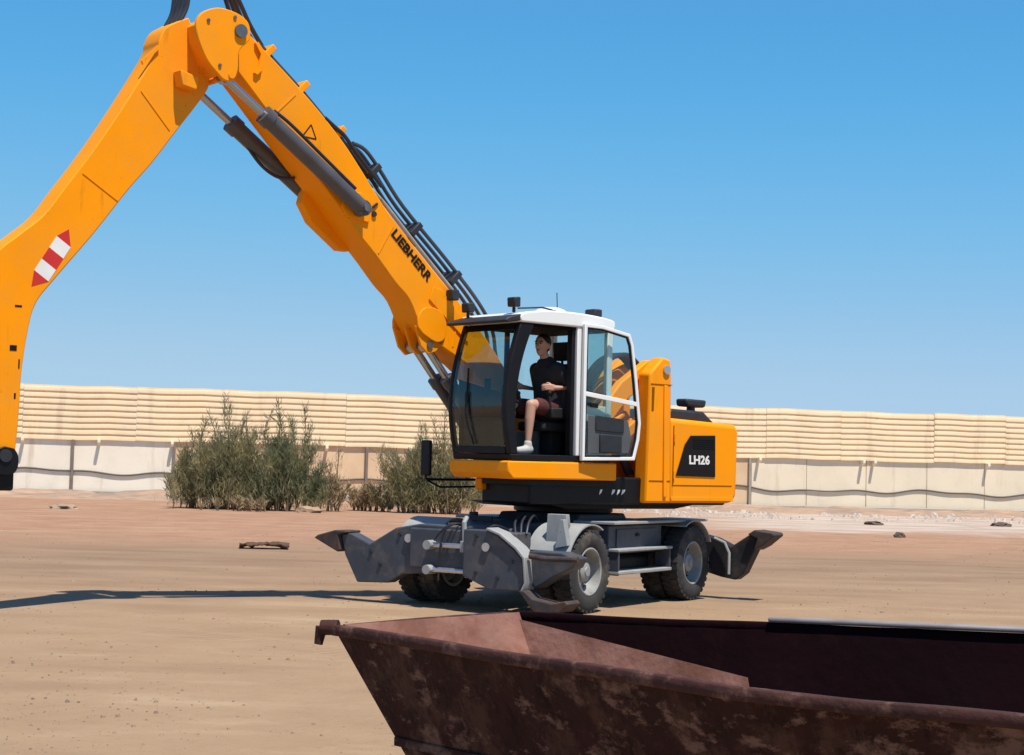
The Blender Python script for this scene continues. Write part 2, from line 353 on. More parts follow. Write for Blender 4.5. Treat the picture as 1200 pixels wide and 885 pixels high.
# low bank of loose earth and rubble along the foot of the wall
EARTH = mat('loose_earth', (0.37, 0.24, 0.155), 0.95, 0, 0.2, 1.5, col2=(0.25, 0.185, 0.14), lo=0.45, hi=0.62, c2scale=0.5, bump=0.6, bscale=6)
mb = MB(); NX, NY = 170, 12; grid = []
for i in range(NX + 1):
    row = []
    for j in range(NY + 1):
        u = -16 + 78 * i / NX; v = -0.45 - 7.5 * j / NY
        env = math.sin(math.pi * min(1, (j / NY) * 1.0)) ** 0.8 if 0 < j < NY else 0
        lf = 1.0 if u < 9 else (0.35 if u < 30 else 1.0)
        h = -0.03 + env * lf * max(0, 0.17 + 0.25 * noise.noise((u * 0.35, v * 0.6, 3)) + 0.12 * noise.noise((u * 1.3, v * 1.5, 8)))
        row.append(mb.bm.verts.new((u, v, h)))
    grid.append(row)
for i in range(NX):
    for j in range(NY): mb.bm.faces.new((grid[i][j], grid[i + 1][j], grid[i + 1][j + 1], grid[i][j + 1]))
bank = mb.build('earth_bank', EARTH, ang=80); bank.location = WA; bank.rotation_euler.z = WRZ; tag(bank, kind='structure')

# ------------------------------------------------------------------ machine
S = (0.75, 23.27, 0)
UP = R(220); UN = R(238)
mh = empty('material_handler', S)
tag(mh, 'yellow wheeled material handler with raised boom and white cab in the yard', 'excavator')
def up(mb, name, m, parent=None, **k):
    return mb.build(name, m, parent or mh, UP if parent is None else None, **k)
def un(mb, name, m, parent=None, **k):
    return mb.build(name, m, parent or mh, UN if parent is None else None, **k)

# ---- undercarriage (x = front, y = near side, z = up)
ch = un(MB().prism([(-2.15, 0.62), (-1.9, 0.5), (1.9, 0.5), (2.15, 0.62), (2.15, 1.02), (1.6, 1.1), (-1.6, 1.1), (-2.15, 1.02)], -0.46, 0.46), 'chassis', GREY, bevel=0.02)
un(MB().prism([(-0.75, 1.08), (0.75, 1.08), (0.62, 1.2), (-0.62, 1.2)], -0.62, 0.62), 'ring_base', GREY, ch, bevel=0.02)
for ax, nm in ((1.55, 'front'), (-1.40, 'rear')):
    a = MB().cyl((ax, -0.95, 0.52), (ax, 0.95, 0.52), 0.12)
    a.lathe([(-0.3, 0.05), (-0.26, 0.17), (-0.12, 0.25), (0.12, 0.25), (0.26, 0.17), (0.3, 0.05)], (ax, 0, 0.52), 'y', 20)
    un(a, 'axle', BLACK)
def wheel(ax, side):
    r = 0.52
    e = empty('wheel', (0, 0, 0)); e.parent = mh; e.rotation_euler.z = UN
    for c in (1.185, 0.86):
        y = c * side
        mb = MB()
        prof = [(-0.105, 0.29), (-0.125, 0.31), (-0.142, 0.37), (-0.145, 0.42), (-0.132, 0.475), (-0.115, 0.50), (-0.06, 0.512), (0.06, 0.512), (0.115, 0.50), (0.132, 0.475), (0.145, 0.42), (0.142, 0.37), (0.125, 0.31), (0.105, 0.29), (-0.105, 0.29)]
        seg = 48; rings = []
        for a, q in prof: rings.append([mb.bm.verts.new((ax + q * math.cos(2 * math.pi * k / seg), y + a, r + q * math.sin(2 * math.pi * k / seg))) for k in range(seg)])
        for i in range(len(rings) - 1):
            for k in range(seg): mb.bm.faces.new((rings[i][k], rings[i][(k + 1) % seg], rings[i + 1][(k + 1) % seg], rings[i + 1][k]))
        for k in range(32):                         # tread blocks, staggered
            for sgn in (-1, 1):
                t = 2 * math.pi * (k + (0.5 if sgn > 0 else 0)) / 32; ct, st = math.cos(t), math.sin(t)
                def q(dt, a, rr):
                    u = t + dt; return (ax + rr * math.cos(u), y + a, r + rr * math.sin(u))
                dt = 0.055; y0, y1 = sgn * 0.012, sgn * 0.128
                mb.hull8([q(-dt, y0, 0.50), q(dt, y0, 0.50), q(dt + 0.02, y1, 0.478), q(-dt + 0.02, y1, 0.478)], [q(-dt, y0, 0.522), q(dt, y0, 0.522), q(dt + 0.02, y1, 0.513), q(-dt + 0.02, y1, 0.513)])
        un(mb, 'tyre', RUBBER, e)
        s_ = side
        mb = MB().lathe([(0.125 * s_, 0.305), (0.132 * s_, 0.29), (0.12 * s_, 0.272), (0.06 * s_, 0.262), (-0.01 * s_, 0.250), (-0.035 * s_, 0.235), (-0.02 * s_, 0.17), (0.0 * s_, 0.15), (0.0, 0.001)], (ax, y, r), 'y', 40, cap=False)
        mb.lathe([(-0.125 * s_, 0.305), (-0.125 * s_, 0.27), (-0.04 * s_, 0.24)], (ax, y, r), 'y', 40, cap=False)
        un(mb, 'rim', RIM, e)
    y = 1.185 * side; s_ = side
    un(MB().lathe([(-0.02 * s_, 0.13), (0.06 * s_, 0.122), (0.075 * s_, 0.10), (0.08 * s_, 0.06), (0.095 * s_, 0.055), (0.095 * s_, 0.0)], (ax, y, r), 'y', 28), 'hub', RIM, e)
    mb = MB()
    for k in range(10):
        t = 2 * math.pi * k / 10; cx, cz = ax + 0.165 * math.cos(t), r + 0.165 * math.sin(t)
        mb.cyl((cx, y - 0.02 * s_, cz), (cx, y + 0.02 * s_, cz), 0.016, seg=6)
    tag(un(mb, 'wheel_nuts', STEEL, e), kind='stuff')
    mb = MB()
    for k in range(10):                              # hand holes in the disc, read as dark ovals
        t = 2 * math.pi * (k + 0.5) / 10; cx, cz = ax + 0.208 * math.cos(t), r + 0.208 * math.sin(t)
        mb.cyl((cx, y - 0.04 * s_, cz), (cx, y - 0.022 * s_, cz), 0.034, seg=10)
    tag(un(mb, 'hand_holes', BLACK, e), kind='stuff')
    return e
for ax in (1.55, -1.40):
    for sd_ in (1, -1): wheel(ax, sd_)

# front cross beam and outriggers, in the transverse plane ahead of the front axle
fb = un(MB().box(2.06, 2.42, -0.85, 0.75, 0.5, 1.0), 'front_beam', GREY, bevel=0.02)
un(MB().box(-2.3, -1.98, -0.85, 0.95, 0.5, 1.0), 'rear_beam', GREY, bevel=0.02)
def outrigger(prof, foot, x0, x1, hinge, lab, m=None):
    o = un(MB().prism(prof, x0, x1, 'x'), 'outrigger_arm', m or GREY, bevel=0.018)
    o['label'] = lab
    fp = un(MB().prism(foot, x0 - 0.07, x1 + 0.07, 'x'), 'foot_plate', RUST, o, bevel=0.015)
    for q in hinge: un(MB().cyl((x0 - 0.03, q[0], q[1]), (x1 + 0.03, q[0], q[1]), 0.055, seg=16), 'hinge_pin', STEEL, o)
    return o
DARKARM = grime(mat('worn_black_paint', (0.018, 0.019, 0.023), 0.6, 0, 0.2, 5, spec=0.25), DUST[:1])
far = [(-0.05, 1.045), (-0.75, 1.05), (-1.12, 0.985), (-1.53, 0.76), (-1.84, 0.885), (-2.0, 0.86), (-1.93, 0.60), (-1.72, 0.25), (-1.23, 0.27), (-0.99, 0.40), (-0.05, 0.46)]
outrigger(far, [(-2.40, 0.80), (-2.34, 0.84), (-2.06, 0.915), (-1.88, 0.915), (-1.87, 0.885), (-2.005, 0.862), (-1.96, 0.66), (-2.0, 0.63)], 2.16, 2.36, [(-0.9, 0.86), (-0.25, 0.62)], 'raised outrigger arm with worn pointed foot')
near = [(0.10, 1.025), (0.47, 1.03), (0.62, 0.96), (0.86, 0.80), (0.97, 0.70), (1.0, 0.42), (0.94, 0.31), (0.50, 0.30), (0.10, 0.45)]
outrigger(near, [(0.96, 0.32), (1.04, 0.33), (1.16, 0.24), (1.42, 0.20), (1.62, 0.24), (1.66, 0.20), (1.56, 0.10), (1.24, 0.05), (1.16, 0.10)], 2.45, 2.62, [(0.45, 0.82)], 'lowered outrigger arm with scuffed foot near the front wheel')
o = un(MB().prism([(0.98, 0.80), (1.44, 0.80), (1.66, 0.74), (1.60, 0.62), (1.34, 0.50), (1.08, 0.34), (1.0, 0.42)], 2.22, 2.5, 'x'), 'outrigger_housing', GREY, bevel=0.02)
fl = MB().prism([(0.45, 1.034), (0.64, 0.975), (0.88, 0.815), (0.99, 0.705), (1.02, 0.42), (0.96, 0.30), (1.0, 0.30), (1.05, 0.42), (1.02, 0.72), (0.90, 0.84), (0.66, 1.0), (0.47, 1.06)], 2.40, 2.66, 'x')
un(fl, 'arm_flange', LGREY, o, bevel=0.006)
un(MB().tube([(2.58, 1.05, 0.74), (2.6, 1.3, 0.72), (2.58, 1.72, 0.73)], 0.035, 10), 'foot_link', RUST, o)
rear = [(0.9, 0.95), (1.36, 0.86), (1.62, 0.75), (1.9, 0.93), (2.04, 0.88), (1.98, 0.71), (1.82, 0.38), (1.69, 0.28), (1.47, 0.31), (0.9, 0.45)]
outrigger(rear, [(1.9, 0.935), (2.0, 1.0), (2.28, 0.97), (2.30, 0.93), (2.12, 0.78), (1.99, 0.71), (2.045, 0.882)], -2.2, -1.98, [(1.15, 0.7)], 'raised rear outrigger arm with dark pointed foot', DARKARM)
rear2 = [(-y, z) for y, z in rear]
outrigger(rear2, [(-y, z) for y, z in [(1.9, 0.935), (2.0, 1.0), (2.28, 0.97), (2.30, 0.93), (2.12, 0.78), (1.99, 0.71), (2.045, 0.882)]], -2.2, -1.98, [(-1.15, 0.7)], 'outrigger arm on the far rear corner')
un(MB().tube([(-1.94, 1.38, 0.86), (-1.92, 1.55, 0.80), (-1.92, 1.62, 0.66), (-1.92, 1.62, 0.36)], 0.022, 8), 'hose', LGREY)
# outrigger cylinders and pipes on the front face
for y0, y1, z in ((-0.55, 0.0, 0.80), (-0.55, 0.08, 0.49)):
    c = un(MB().cyl((2.47, y0 + 0.1, z), (2.47, y1, z), 0.035, seg=14), 'outrigger_cylinder', STEEL)
    un(MB().box(2.40, 2.54, y1, y1 + 0.12, z - 0.07, z + 0.07), 'cylinder_block', LGREY, c, bevel=0.008); un(MB().cyl((2.38, y0 + 0.06, z), (2.56, y0 + 0.06, z), 0.06, seg=14), 'cylinder_eye', LGREY, c)
un(MB().tube([(2.48, 0.03, 0.87), (2.48, 0.02, 1.1), (2.4, 0.0, 1.16)], 0.03, 10), 'riser_pipe', LGREY)
un(MB().prism([(0.93, 0.8), (0.95, 1.24), (1.22, 1.24), (1.24, 1.1), (1.1, 0.82)], 1.94, 2.02, 'x'), 'lug_plate', LGREY, bevel=0.006)
un(MB().prism([(1.30, 0.86), (1.24, 1.18), (1.19, 1.18), (1.12, 0.82)], 2.021, 2.12, 'x'), 'lug_rib', LGREY, bevel=0.006)
def fender(ax, a0, a1, y0, y1, r=0.6, name='fender', m=LGREY):
    P0, P1 = [], []
    for k in range(13):
        t = R(a0 + (a1 - a0) * k / 12); P0.append((ax + r * math.cos(t), 0.5 + r * math.sin(t)))
        P1.append((ax + (r + 0.018) * math.cos(t), 0.5 + (r + 0.018) * math.sin(t)))
    return un(MB().prism(P0 + P1[::-1], y0, y1), name, m)
fender(1.55, 28, 118, 0.70, 1.33)
fender(-1.40, 62, 150, 0.70, 1.33)
fender(1.55, 28, 118, -1.33, -0.70)
# side deck, tool box, step rails, far side copies
for s_ in (1, -1):
    y0, y1 = sorted((0.62 * s_, 1.24 * s_))
    un(MB().box(-2.0, 0.80, y0, y1, 1.09, 1.125), 'side_deck', LGREY, bevel=0.006)
    tb = un(MB().box(-0.82, 0.70, *sorted((0.5 * s_, 1.10 * s_)), 0.70, 1.07), 'tool_box', GREY, bevel=0.015)
    un(MB().box(-0.62, 0.5, *sorted((1.10 * s_, 1.118 * s_)), 0.76, 1.02), 'box_lid', GREY, tb, bevel=0.006)
    un(MB().box(-0.10, -0.02, *sorted((1.118 * s_, 1.14 * s_)), 0.92, 0.96), 'latch', BLACK, tb, bevel=0.004)
    st = un(MB().box(-0.84, 0.72, *sorted((1.02 * s_, 1.27 * s_)), 0.735, 0.775).box(-0.82, 0.70, *sorted((1.02 * s_, 1.27 * s_)), 0.44, 0.485), 'step', LGREY, bevel=0.01)
    for xb in (0.66, -0.82): un(MB().box(xb, xb + 0.04, *sorted((1.03 * s_, 1.25 * s_)), 0.485, 0.735), 'step_bracket', GREY, st)
    un(MB().prism([(0.70, 1.07), (1.0, 1.10), (1.06, 0.9), (0.92, 0.60), (0.72, 0.62)], *sorted((0.48 * s_, 1.0 * s_))), 'tank', GREY, bevel=0.05)
    un(MB().box(-0.75, 0.62, *sorted((0.47 * s_, 0.98 * s_)), 0.42, 0.69), 'air_tank', BLACK, bevel=0.08)

# ---- upper structure (x = forward, y = cab side, z = up)
un(MB().lathe([(1.19, 0.60), (1.22, 0.68), (1.30, 0.68), (1.31, 0.62), (1.37, 0.62)], (0, 0, 0), 'z', 48), 'turntable', BLACK)
uf = up(MB().prism([(-2.0, -0.95), (0.35, -0.95), (1.02, -0.45), (1.2, 0.1), (1.62, 0.2), (1.62, 1.16), (-2.0, 1.16)], 1.34, 1.705, 'z'), 'upper_frame', BLACK, bevel=0.03)
up(MB().prism([(-1.2, 1.28), (0.8, 1.28), (1.1, 1.34), (-1.6, 1.34)], -0.75, 0.95), 'belly_plate', BLACK, uf)
mk = MB()
for i, (a, b_) in enumerate(((0.42, 0.36), (0.20, 0.13), (0.10, 0.04), (0.02, -0.05))):
    mk.prism([(a, 1.47), (a - 0.02, 1.54), (b_, 1.54), (b_ + 0.02, 1.50)], 1.161, 1.165)
up(MB().lathe([(1.30, 0.70), (1.33, 0.9), (1.345, 0.93)], (0, 0, 0), 'z', 40), 'slew_cover', BLACK, uf)
tag(up(mk, 'white_marks', WMARK, uf), kind='stuff')
up(MB().prism([(0.25, 1.66), (2.02, 1.66), (2.10, 1.74), (2.10, 1.885), (0.25, 1.885)], 0.12, 1.31), 'cab_base', YEL, bevel=0.02)
up(MB().box(0.3, 1.7, 0.3, 1.2, 1.58, 1.66), 'cab_mount', BLACK, bevel=0.01)
# right-hand side of the house: tank box and walkway
up(MB().prism([(-0.78, 1.40), (-0.10, 1.40), (0.02, 1.7), (-0.05, 2.2), (-0.78, 2.35)], -1.27, -0.64), 'tank_housing', YEL, bevel=0.05, seg=3)
# engine hood
hd = up(MB().prism([(-0.80, 1.37), (-2.04, 1.37), (-2.14, 1.46), (-2.16, 2.40), (-2.08, 2.47), (-0.80, 2.52)], -1.25, 1.25), 'engine_hood', YEL, bevel=0.07, seg=4)
up(MB().box(-2.045, -0.82, 1.2505, 1.262, 1.40, 1.455), 'lower_trim', YEL, hd, bevel=0.004)
pan = up(MB().prism([(-0.90, 1.74), (-0.97, 1.92), (-1.06, 2.16), (-1.17, 2.29), (-1.66, 2.305), (-1.675, 1.73)], 1.2515, 1.264), 'side_grille', BLKMARK, hd, bevel=0.005)
gr = MB()
for k in range(5): gr.box(-1.64, -1.22, 1.2645, 1.27, 2.12 + k * 0.03, 2.132 + k * 0.03)
up(gr, 'grille_slats', BLACK, hd)
text('lettering', 'LH26', 0.165, (-1.345, 1.2665, 1.955), (-1, 0, 0), (0, 0, 1), WMARK, hd, off=0.005, sx=1.12)
up(MB().box(-2.02, -0.84, 1.2505, 1.2545, 1.605, 1.617).box(-0.86, -0.845, 1.2505, 1.2545, 1.62, 2.42), 'panel_gap', SEAM, hd)
for y in (0.5,):
    ex = up(MB().lathe([(2.46, 0.10), (2.52, 0.11), (2.60, 0.07), (2.70, 0.06), (2.72, 0.06)], (-1.95, y, 0), 'z', 20), 'exhaust', DARKGREY)
    up(MB().prism([(-1.76, 2.72), (-2.14, 2.71), (-2.17, 2.82), (-1.74, 2.83)], y - 0.11, y + 0.11), 'exhaust_hood', DARKGREY, ex, bevel=0.03)
up(MB().prism([(-0.95, 2.505), (-1.05, 2.66), (-1.70, 2.64), (-1.95, 2.47)], 0.15, 1.0), 'hood_top_cover', DARKGREY, bevel=0.04, seg=3)
up(MB().box(-1.9, -1.0, -0.9, 0.0, 2.47, 2.55), 'air_intake', DARKGREY, bevel=0.03)
# cab lift: post, arms, hose
post = up(MB().prism([(-0.33, 1.37), (-0.83, 1.37), (-0.79, 3.10), (-0.77, 3.30), (-0.62, 3.33), (-0.38, 3.10), (-0.38, 2.9)], 1.02, 1.25), 'lift_post', YEL, bevel=0.03)
up(MB().prism([(-0.66, 1.45), (-0.72, 1.45), (-0.70, 2.95), (-0.64, 2.95)], 1.2505, 1.275), 'post_rib', YEL, post, bevel=0.008)
up(MB().prism([(-0.42, 2.60), (-0.42, 2.92), (-0.47, 2.92), (-0.46, 2.60)], 1.2505, 1.254), 'post_slot', SEAM, post)
for zz in (2.955, 1.66): up(MB().box(-0.80, -0.40, 1.2505, 1.256, zz, zz + 0.012), 'weld_line', SEAM, post)
up(MB().cyl((-0.68, 0.98, 3.16), (-0.68, 1.28, 3.16), 0.06), 'post_pin', STEEL, post)
pl2 = up(MB().prism([(-0.28, 1.37), (-0.83, 1.37), (-0.79, 3.10), (-0.77, 3.30), (-0.62, 3.33), (-0.30, 3.06)], 0.28, 0.46), 'lift_post', YEL, bevel=0.03)
for y in (0.93, 0.52):
    up(MB().prism([(-0.76, 3.22), (-0.60, 3.30), (-0.10, 2.98), (0.32, 2.52), (0.32, 2.30), (0.16, 2.34), (-0.24, 2.76), (-0.74, 3.06)], y - 0.07, y + 0.07), 'lift_arm', YEL, bevel=0.02)
    up(MB().prism([(-0.70, 2.52), (-0.60, 2.62), (0.30, 2.02), (0.30, 1.90), (0.2, 1.88)], y - 0.06, y + 0.06), 'lift_arm', YEL, bevel=0.02)
up(MB().box(0.30, 0.37, 0.3, 1.15, 1.9, 2.6), 'lift_plate', DARKGREY, bevel=0.01)
lc = up(MB().cyl((-0.55, 0.72, 1.75), (-0.12, 0.72, 2.45), 0.065), 'lift_cylinder', CYL)
up(MB().cyl((-0.12, 0.72, 2.45), (0.05, 0.72, 2.72), 0.035), 'rod', CHROME, lc)
hs = MB()
for k in range(4):
    y = 0.62 + k * 0.07
    hs.tube(spline([(-0.62, y, 3.2), (-0.35, y, 3.36), (0.0, y, 3.25), (0.28, y, 2.9), (0.33, y, 2.5)], 5), 0.03, 8)
up(hs, 'lift_hoses', HOSE)

# ---- boom (profile in the forward/up plane)
BT = [(5.70, 6.86), (5.62, 7.0), (5.42, 7.03), (5.01, 6.77), (4.33, 6.26), (3.83, 5.82), (3.50, 5.46), (3.08, 4.99), (2.39, 4.37), (1.82, 3.88), (1.2, 3.25), (0.72, 2.62), (0.48, 2.22)]
BB = [(0.45, 1.92), (0.62, 1.80), (0.84, 1.95), (1.15, 2.5), (1.62, 3.05), (2.16, 3.34), (2.50, 3.55), (2.73, 3.92), (2.96, 4.12), (3.29, 4.45), (3.68, 4.80), (4.05, 5.18), (4.43, 5.54), (4.85, 5.94), (5.20, 6.28), (5.56, 6.62), (5.70, 6.76)]
boom = up(MB().prism(sp2(BT, 4) + sp2(BB, 4), -0.5, 0.0), 'boom', YEL, bevel=0.016)
boom['label'] = 'lower boom in yellow with dark lettering'
# side stiffener pads, boom foot boss, cylinder boss
for y0, y1 in ((0.001, 0.035), (-0.535, -0.501)):
    up(MB().prism(sp2([(2.52, 3.50), (2.30, 3.40), (2.16, 3.46), (2.14, 3.66), (2.26, 3.82), (2.48, 3.84), (2.60, 3.72), (2.60, 3.58)], 3), y0, y1), 'cylinder_boss', YEL, boom, bevel=0.008)
    up(MB().prism(sp2([(3.42, 4.84), (3.40, 5.05), (3.52, 5.2), (3.72, 5.16), (3.84, 5.02), (3.74, 4.88)], 3), y0, y1), 'anchor_boss', YEL, boom, bevel=0.008)
    up(MB().prism([(2.42, 3.95), (2.36, 3.90), (1.75, 3.42), (1.80, 3.70), (2.24, 4.10), (2.36, 4.12)], y0, y1 * 0.6 if y0 > 0 else y1), 'doubler_plate', YEL, boom, bevel=0.006)
ex = Vector((-0.70, 0, -0.645)); ey = Vector((0, 1, 0)).cross(ex)
text('lettering', 'LIEBHERR', 0.165, (2.72, 0.006, 4.495), ex, ey, BLKMARK, boom, off=0.0045, sx=1.18)
tri = MB(); A, B, C_ = Vector((4.31, 0, 5.96)), Vector((4.43, 0, 5.80)), Vector((4.23, 0, 5.79))
for p, q in ((A, B), (B, C_), (C_, A)): tri.bar((p.x, 0.003, p.z), (q.x, 0.003, q.z), 0.003, 0.014, up=(0, 0, 1))
up(tri, 'warning_triangle', BLKMARK, boom)
up(MB().prism([(4.12, 5.06), (3.97, 4.83), (3.52, 4.52), (3.35, 4.52), (3.70, 4.95), (4.05, 5.35)], -0.60, -0.44), 'anchor_bracket', YEL, boom, bevel=0.015)
up(MB().bar((3.28, 0.005, 5.10), (3.36, 0.02, 5.04), 0.02, 0.03).cyl((3.33, 0.0, 4.96), (3.33, 0.025, 4.96), 0.035, seg=14), 'grease_point', DARKGREY, boom)
# stick head plates + stick
HD = [(5.72 + (a - 5.70) * 0.92 + 0.06, 6.65 + (b_ - 6.65) * 0.94 + 0.01) for a, b_ in [(5.75, 7.09), (5.97, 6.99), (6.05, 6.84), (6.02, 6.66), (5.89, 6.42), (5.74, 6.28), (5.62, 6.20), (5.49, 6.22), (5.43, 6.36), (5.42, 6.60), (5.28, 6.76), (5.27, 6.90), (5.33, 7.01), (5.50, 7.08)]]
TOPE = [(6.02, 6.98), (6.18, 6.90), (6.32, 6.80), (6.39, 6.65), (6.44, 6.47), (6.84, 5.77), (7.18, 5.23), (7.48, 4.80), (7.72, 4.46), (8.00, 4.21), (8.26, 3.96), (8.36, 3.6), (8.34, 3.0), (8.30, 2.4), (8.22, 1.95)]
BOTE = [(8.20, 1.74), (8.08, 1.66), (7.96, 1.72), (7.93, 1.93), (7.91, 2.33), (7.90, 2.71), (7.85, 3.14), (7.77, 3.47), (7.56, 3.76), (7.11, 4.32), (6.71, 4.86), (6.43, 5.20), (6.12, 5.63), (5.78, 6.10), (5.72, 6.26), (5.76, 6.48), (5.90, 6.74)]
stick = up(MB().prism(sp2(TOPE, 4) + sp2(BOTE, 4), -0.45, -0.05), 'stick', YEL, bevel=0.014)
stick['label'] = 'kinked upper stick arm reaching down to the left'
hdp = [(p.x, p.y) for p in spline(HD, 4, True)]
for y0, y1 in ((0.225, 0.285), (-0.785, -0.725)):
    h = up(MB().prism(hdp, y0, y1), 'head_plate', YEL, stick, bevel=0.012)
col = [(6.04, 6.86), (5.97, 6.93), (5.80, 6.78), (5.74, 6.50), (5.72, 6.30), (5.80, 6.32), (5.90, 6.46), (6.01, 6.68)]
up(MB().prism(col, -0.724, 0.224), 'head_collar', YEL, stick, bevel=0.01)
up(MB().cyl((5.52, -0.82, 6.85), (5.52, 0.32, 6.85), 0.08, seg=24), 'elbow_pin', PIN, stick); up(MB().cyl((5.62, -0.80, 6.31), (5.62, 0.30, 6.31), 0.04, seg=16), 'rod_pin', YEL, stick)
up(MB().cyl((5.52, 0.0015, 6.85), (5.52, 0.22, 6.85), 0.15, seg=24), 'pin_boss', YEL, stick, bevel=0.01); up(MB().cyl((5.52, -0.72, 6.85), (5.52, -0.5015, 6.85), 0.15, seg=24), 'pin_boss', YEL, stick, bevel=0.01)
up(MB().prism([(6.20, 6.31), (5.95, 6.25), (5.98, 6.10), (6.17, 6.13)], -0.05, 0.13), 'stop_lug', YEL, stick, bevel=0.012)
up(MB().prism([(6.62, 6.36), (6.42, 6.58), (6.40, 6.54), (6.60, 6.32)], -0.051, -0.02), 'side_seam', YEL, stick)
# red and white chevron on the stick
c0, c1 = Vector((7.42, 4.33)), Vector((7.83, 3.66)); wv = Vector((0.10, 0.06))
for k in range(5):
    a = c0 + (c1 - c0) * (k / 5); b_ = c0 + (c1 - c0) * ((k + 1) / 5)
    sk = Vector((0.09, 0.035)); n_ = Vector((0.085, 0.055))
    if k == 0: pr = [a, b_ + n_ - sk * 0.3, b_ - n_ - sk * 0.3]
    elif k == 4: pr = [a + n_ - sk * 0.3, b_, a - n_ - sk * 0.3]
    else: pr = [a + n_ - sk * 0.3, b_ + n_ - sk * 0.3, b_ - n_ - sk * 0.3, a - n_ - sk * 0.3]
    up(MB().prism([(p.x, p.y) for p in pr], -0.0495, -0.046), 'warning_stripe', RED if k % 2 == 0 else WMARK, stick)
dk = MB()
for a, b_, c_, d_ in ((7.93, 3.42, 0.08, 0.02), (7.97, 2.94, 0.08, 0.06), (7.93, 2.75, 0.015, 0.10), (7.96, 2.42, 0.02, 0.06)):
    dk.box(a, a + c_, -0.0495, -0.046, b_, b_ + d_)
tag(up(dk, 'small_decals', BLKMARK, stick), kind='stuff')
# tip: pin, hanger link
tp = MB().cyl((8.07, -0.52, 1.80), (8.07, 0.02, 1.80), 0.07, seg=20)
up(tp, 'tip_pin', DARKGREY, stick)
LK = [(7.97, 1.88), (7.92, 1.80), (7.92, 1.68), (7.98, 1.60), (8.14, 1.60), (8.2, 1.68), (8.2, 1.84), (8.08, 1.90)]
ln = up(MB().prism(sp2(LK, 3), -0.04, 0.0).prism(sp2(LK, 3), -0.50, -0.46), 'hanger_link', BLACK, bevel=0.01)
up(MB().box(7.93, 8.2, -0.44, -0.06, 1.42, 1.66), 'hanger_block', BLACK, ln, bevel=0.03)
# cylinders
def cylinder(name, a, b_, frac, rt, rr, lat, m=CYL):
    A = Vector((a[0], lat, a[1])); B = Vector((b_[0], lat, b_[1])); M_ = A + (B - A) * frac; d = (B - A).normalized()
    t_ = up(MB().cyl(A, M_, rt, seg=24).cyl(M_ - d * 0.10, M_ + d * 0.03, rt * 1.16, seg=24).cyl(A + Vector((0, -0.07, 0)), A + Vector((0, 0.07, 0)), rt * 0.95, seg=20), name, m)
    up(MB().cyl(M_, B, rr, seg=18).cyl(B + Vector((0, -0.055, 0)), B + Vector((0, 0.055, 0)), rr * 1.7, seg=18), 'rod', CHROME, t_)
    return t_
for lat in (0.13, -0.63):
    sc = cylinder('stick_cylinder', (3.60, 4.99), (5.62, 6.31), 0.72, 0.104, 0.05, lat)
    d = Vector((1.95, 0, 1.32)).normalized()
    pts = [Vector((3.72, lat + 0.02, 5.22)), Vector((4.2, lat + 0.03, 5.54)), Vector((4.7, lat + 0.03, 5.88)), Vector((4.93, lat, 6.02))] if lat > 0 else [Vector((4.85, lat, 5.72)), Vector((4.65, lat + 0.05, 5.48)), Vector((4.45, lat + 0.12, 5.35)), Vector((4.25, lat + 0.2, 5.35))]
    up(MB().tube(spline(pts, 6), 0.022, 8), 'supply_line', HOSE, sc)
up(MB().cyl((3.6, -0.76, 4.99), (3.6, 0.26, 4.99), 0.05, seg=16), 'anchor_pin', PIN, boom); up(MB().cyl((2.38, -0.54, 3.36), (2.38, 0.02, 3.36), 0.05, seg=18), 'cylinder_pin', PIN, boom)
for lat in (-0.12, -0.38): cylinder('boom_cylinder', (1.0, 1.84), (2.36, 3.36), 0.72, 0.085, 0.05, lat)
for y0 in (-0.02, -0.25, -0.50): up(MB().prism([(2.62, 3.60), (2.52, 3.34), (2.40, 3.24), (2.27, 3.28), (2.15, 3.42)], y0 - 0.02, y0 + 0.02), 'cylinder_lug', YEL, boom, bevel=0.008)
up(MB().prism([(0.85, 1.7), (1.3, 1.7), (1.16, 1.92), (0.95, 1.94)], -0.54, 0.04), 'cylinder_foot', BLACK, bevel=0.02)
up(MB().prism([(0.2, 1.70), (1.1, 1.70), (0.85, 2.15), (0.62, 2.28), (0.42, 2.15)], 0.01, 0.09).prism([(0.2, 1.70), (1.1, 1.70), (0.85, 2.15), (0.62, 2.28), (0.42, 2.15)], -0.60, -0.52), 'boom_bracket', BLACK, bevel=0.02)
# pipes and hoses along the boom back
def pipe(pts, lat, r, name='hydraulic_pipe', m=PIPE, dl=0.0):
    return up(MB().tube(spline([(a, lat, b_) for a, b_ in pts], 5), r, 10), name, m)
low = [(3.62, 5.84), (3.42, 5.78), (3.18, 5.55), (2.80, 5.13), (2.05, 4.49), (1.50, 3.98), (1.25, 3.62), (1.15, 3.2), (0.8, 2.6)]
for lat in (-0.10, -0.24, -0.38): pipe(low, lat, 0.026)
upr = [(3.66, 5.74), (3.95, 5.98), (4.33, 6.31), (4.8, 6.67), (5.05, 6.86)]
for lat in (-0.08, -0.18, -0.32, -0.42): pipe(upr, lat, 0.026)
tr_ = [(3.55, 5.40), (3.2, 5.17), (2.6, 4.63), (1.95, 4.06)]
for lat in (-0.04, -0.13, -0.25, -0.37): pipe(tr_, lat, 0.026, m=LGREY)
for k, lat in enumerate((-0.08, -0.20, -0.30, -0.42)):
    pipe([(5.0, 6.83), (5.18, 7.06), (5.42, 7.42 + 0.05 * k), (5.72, 7.55 + 0.05 * k), (5.98, 7.36 + 0.03 * k), (6.04, 7.1), (6.12, 6.92)], lat, 0.028, 'elbow_hose', HOSE)
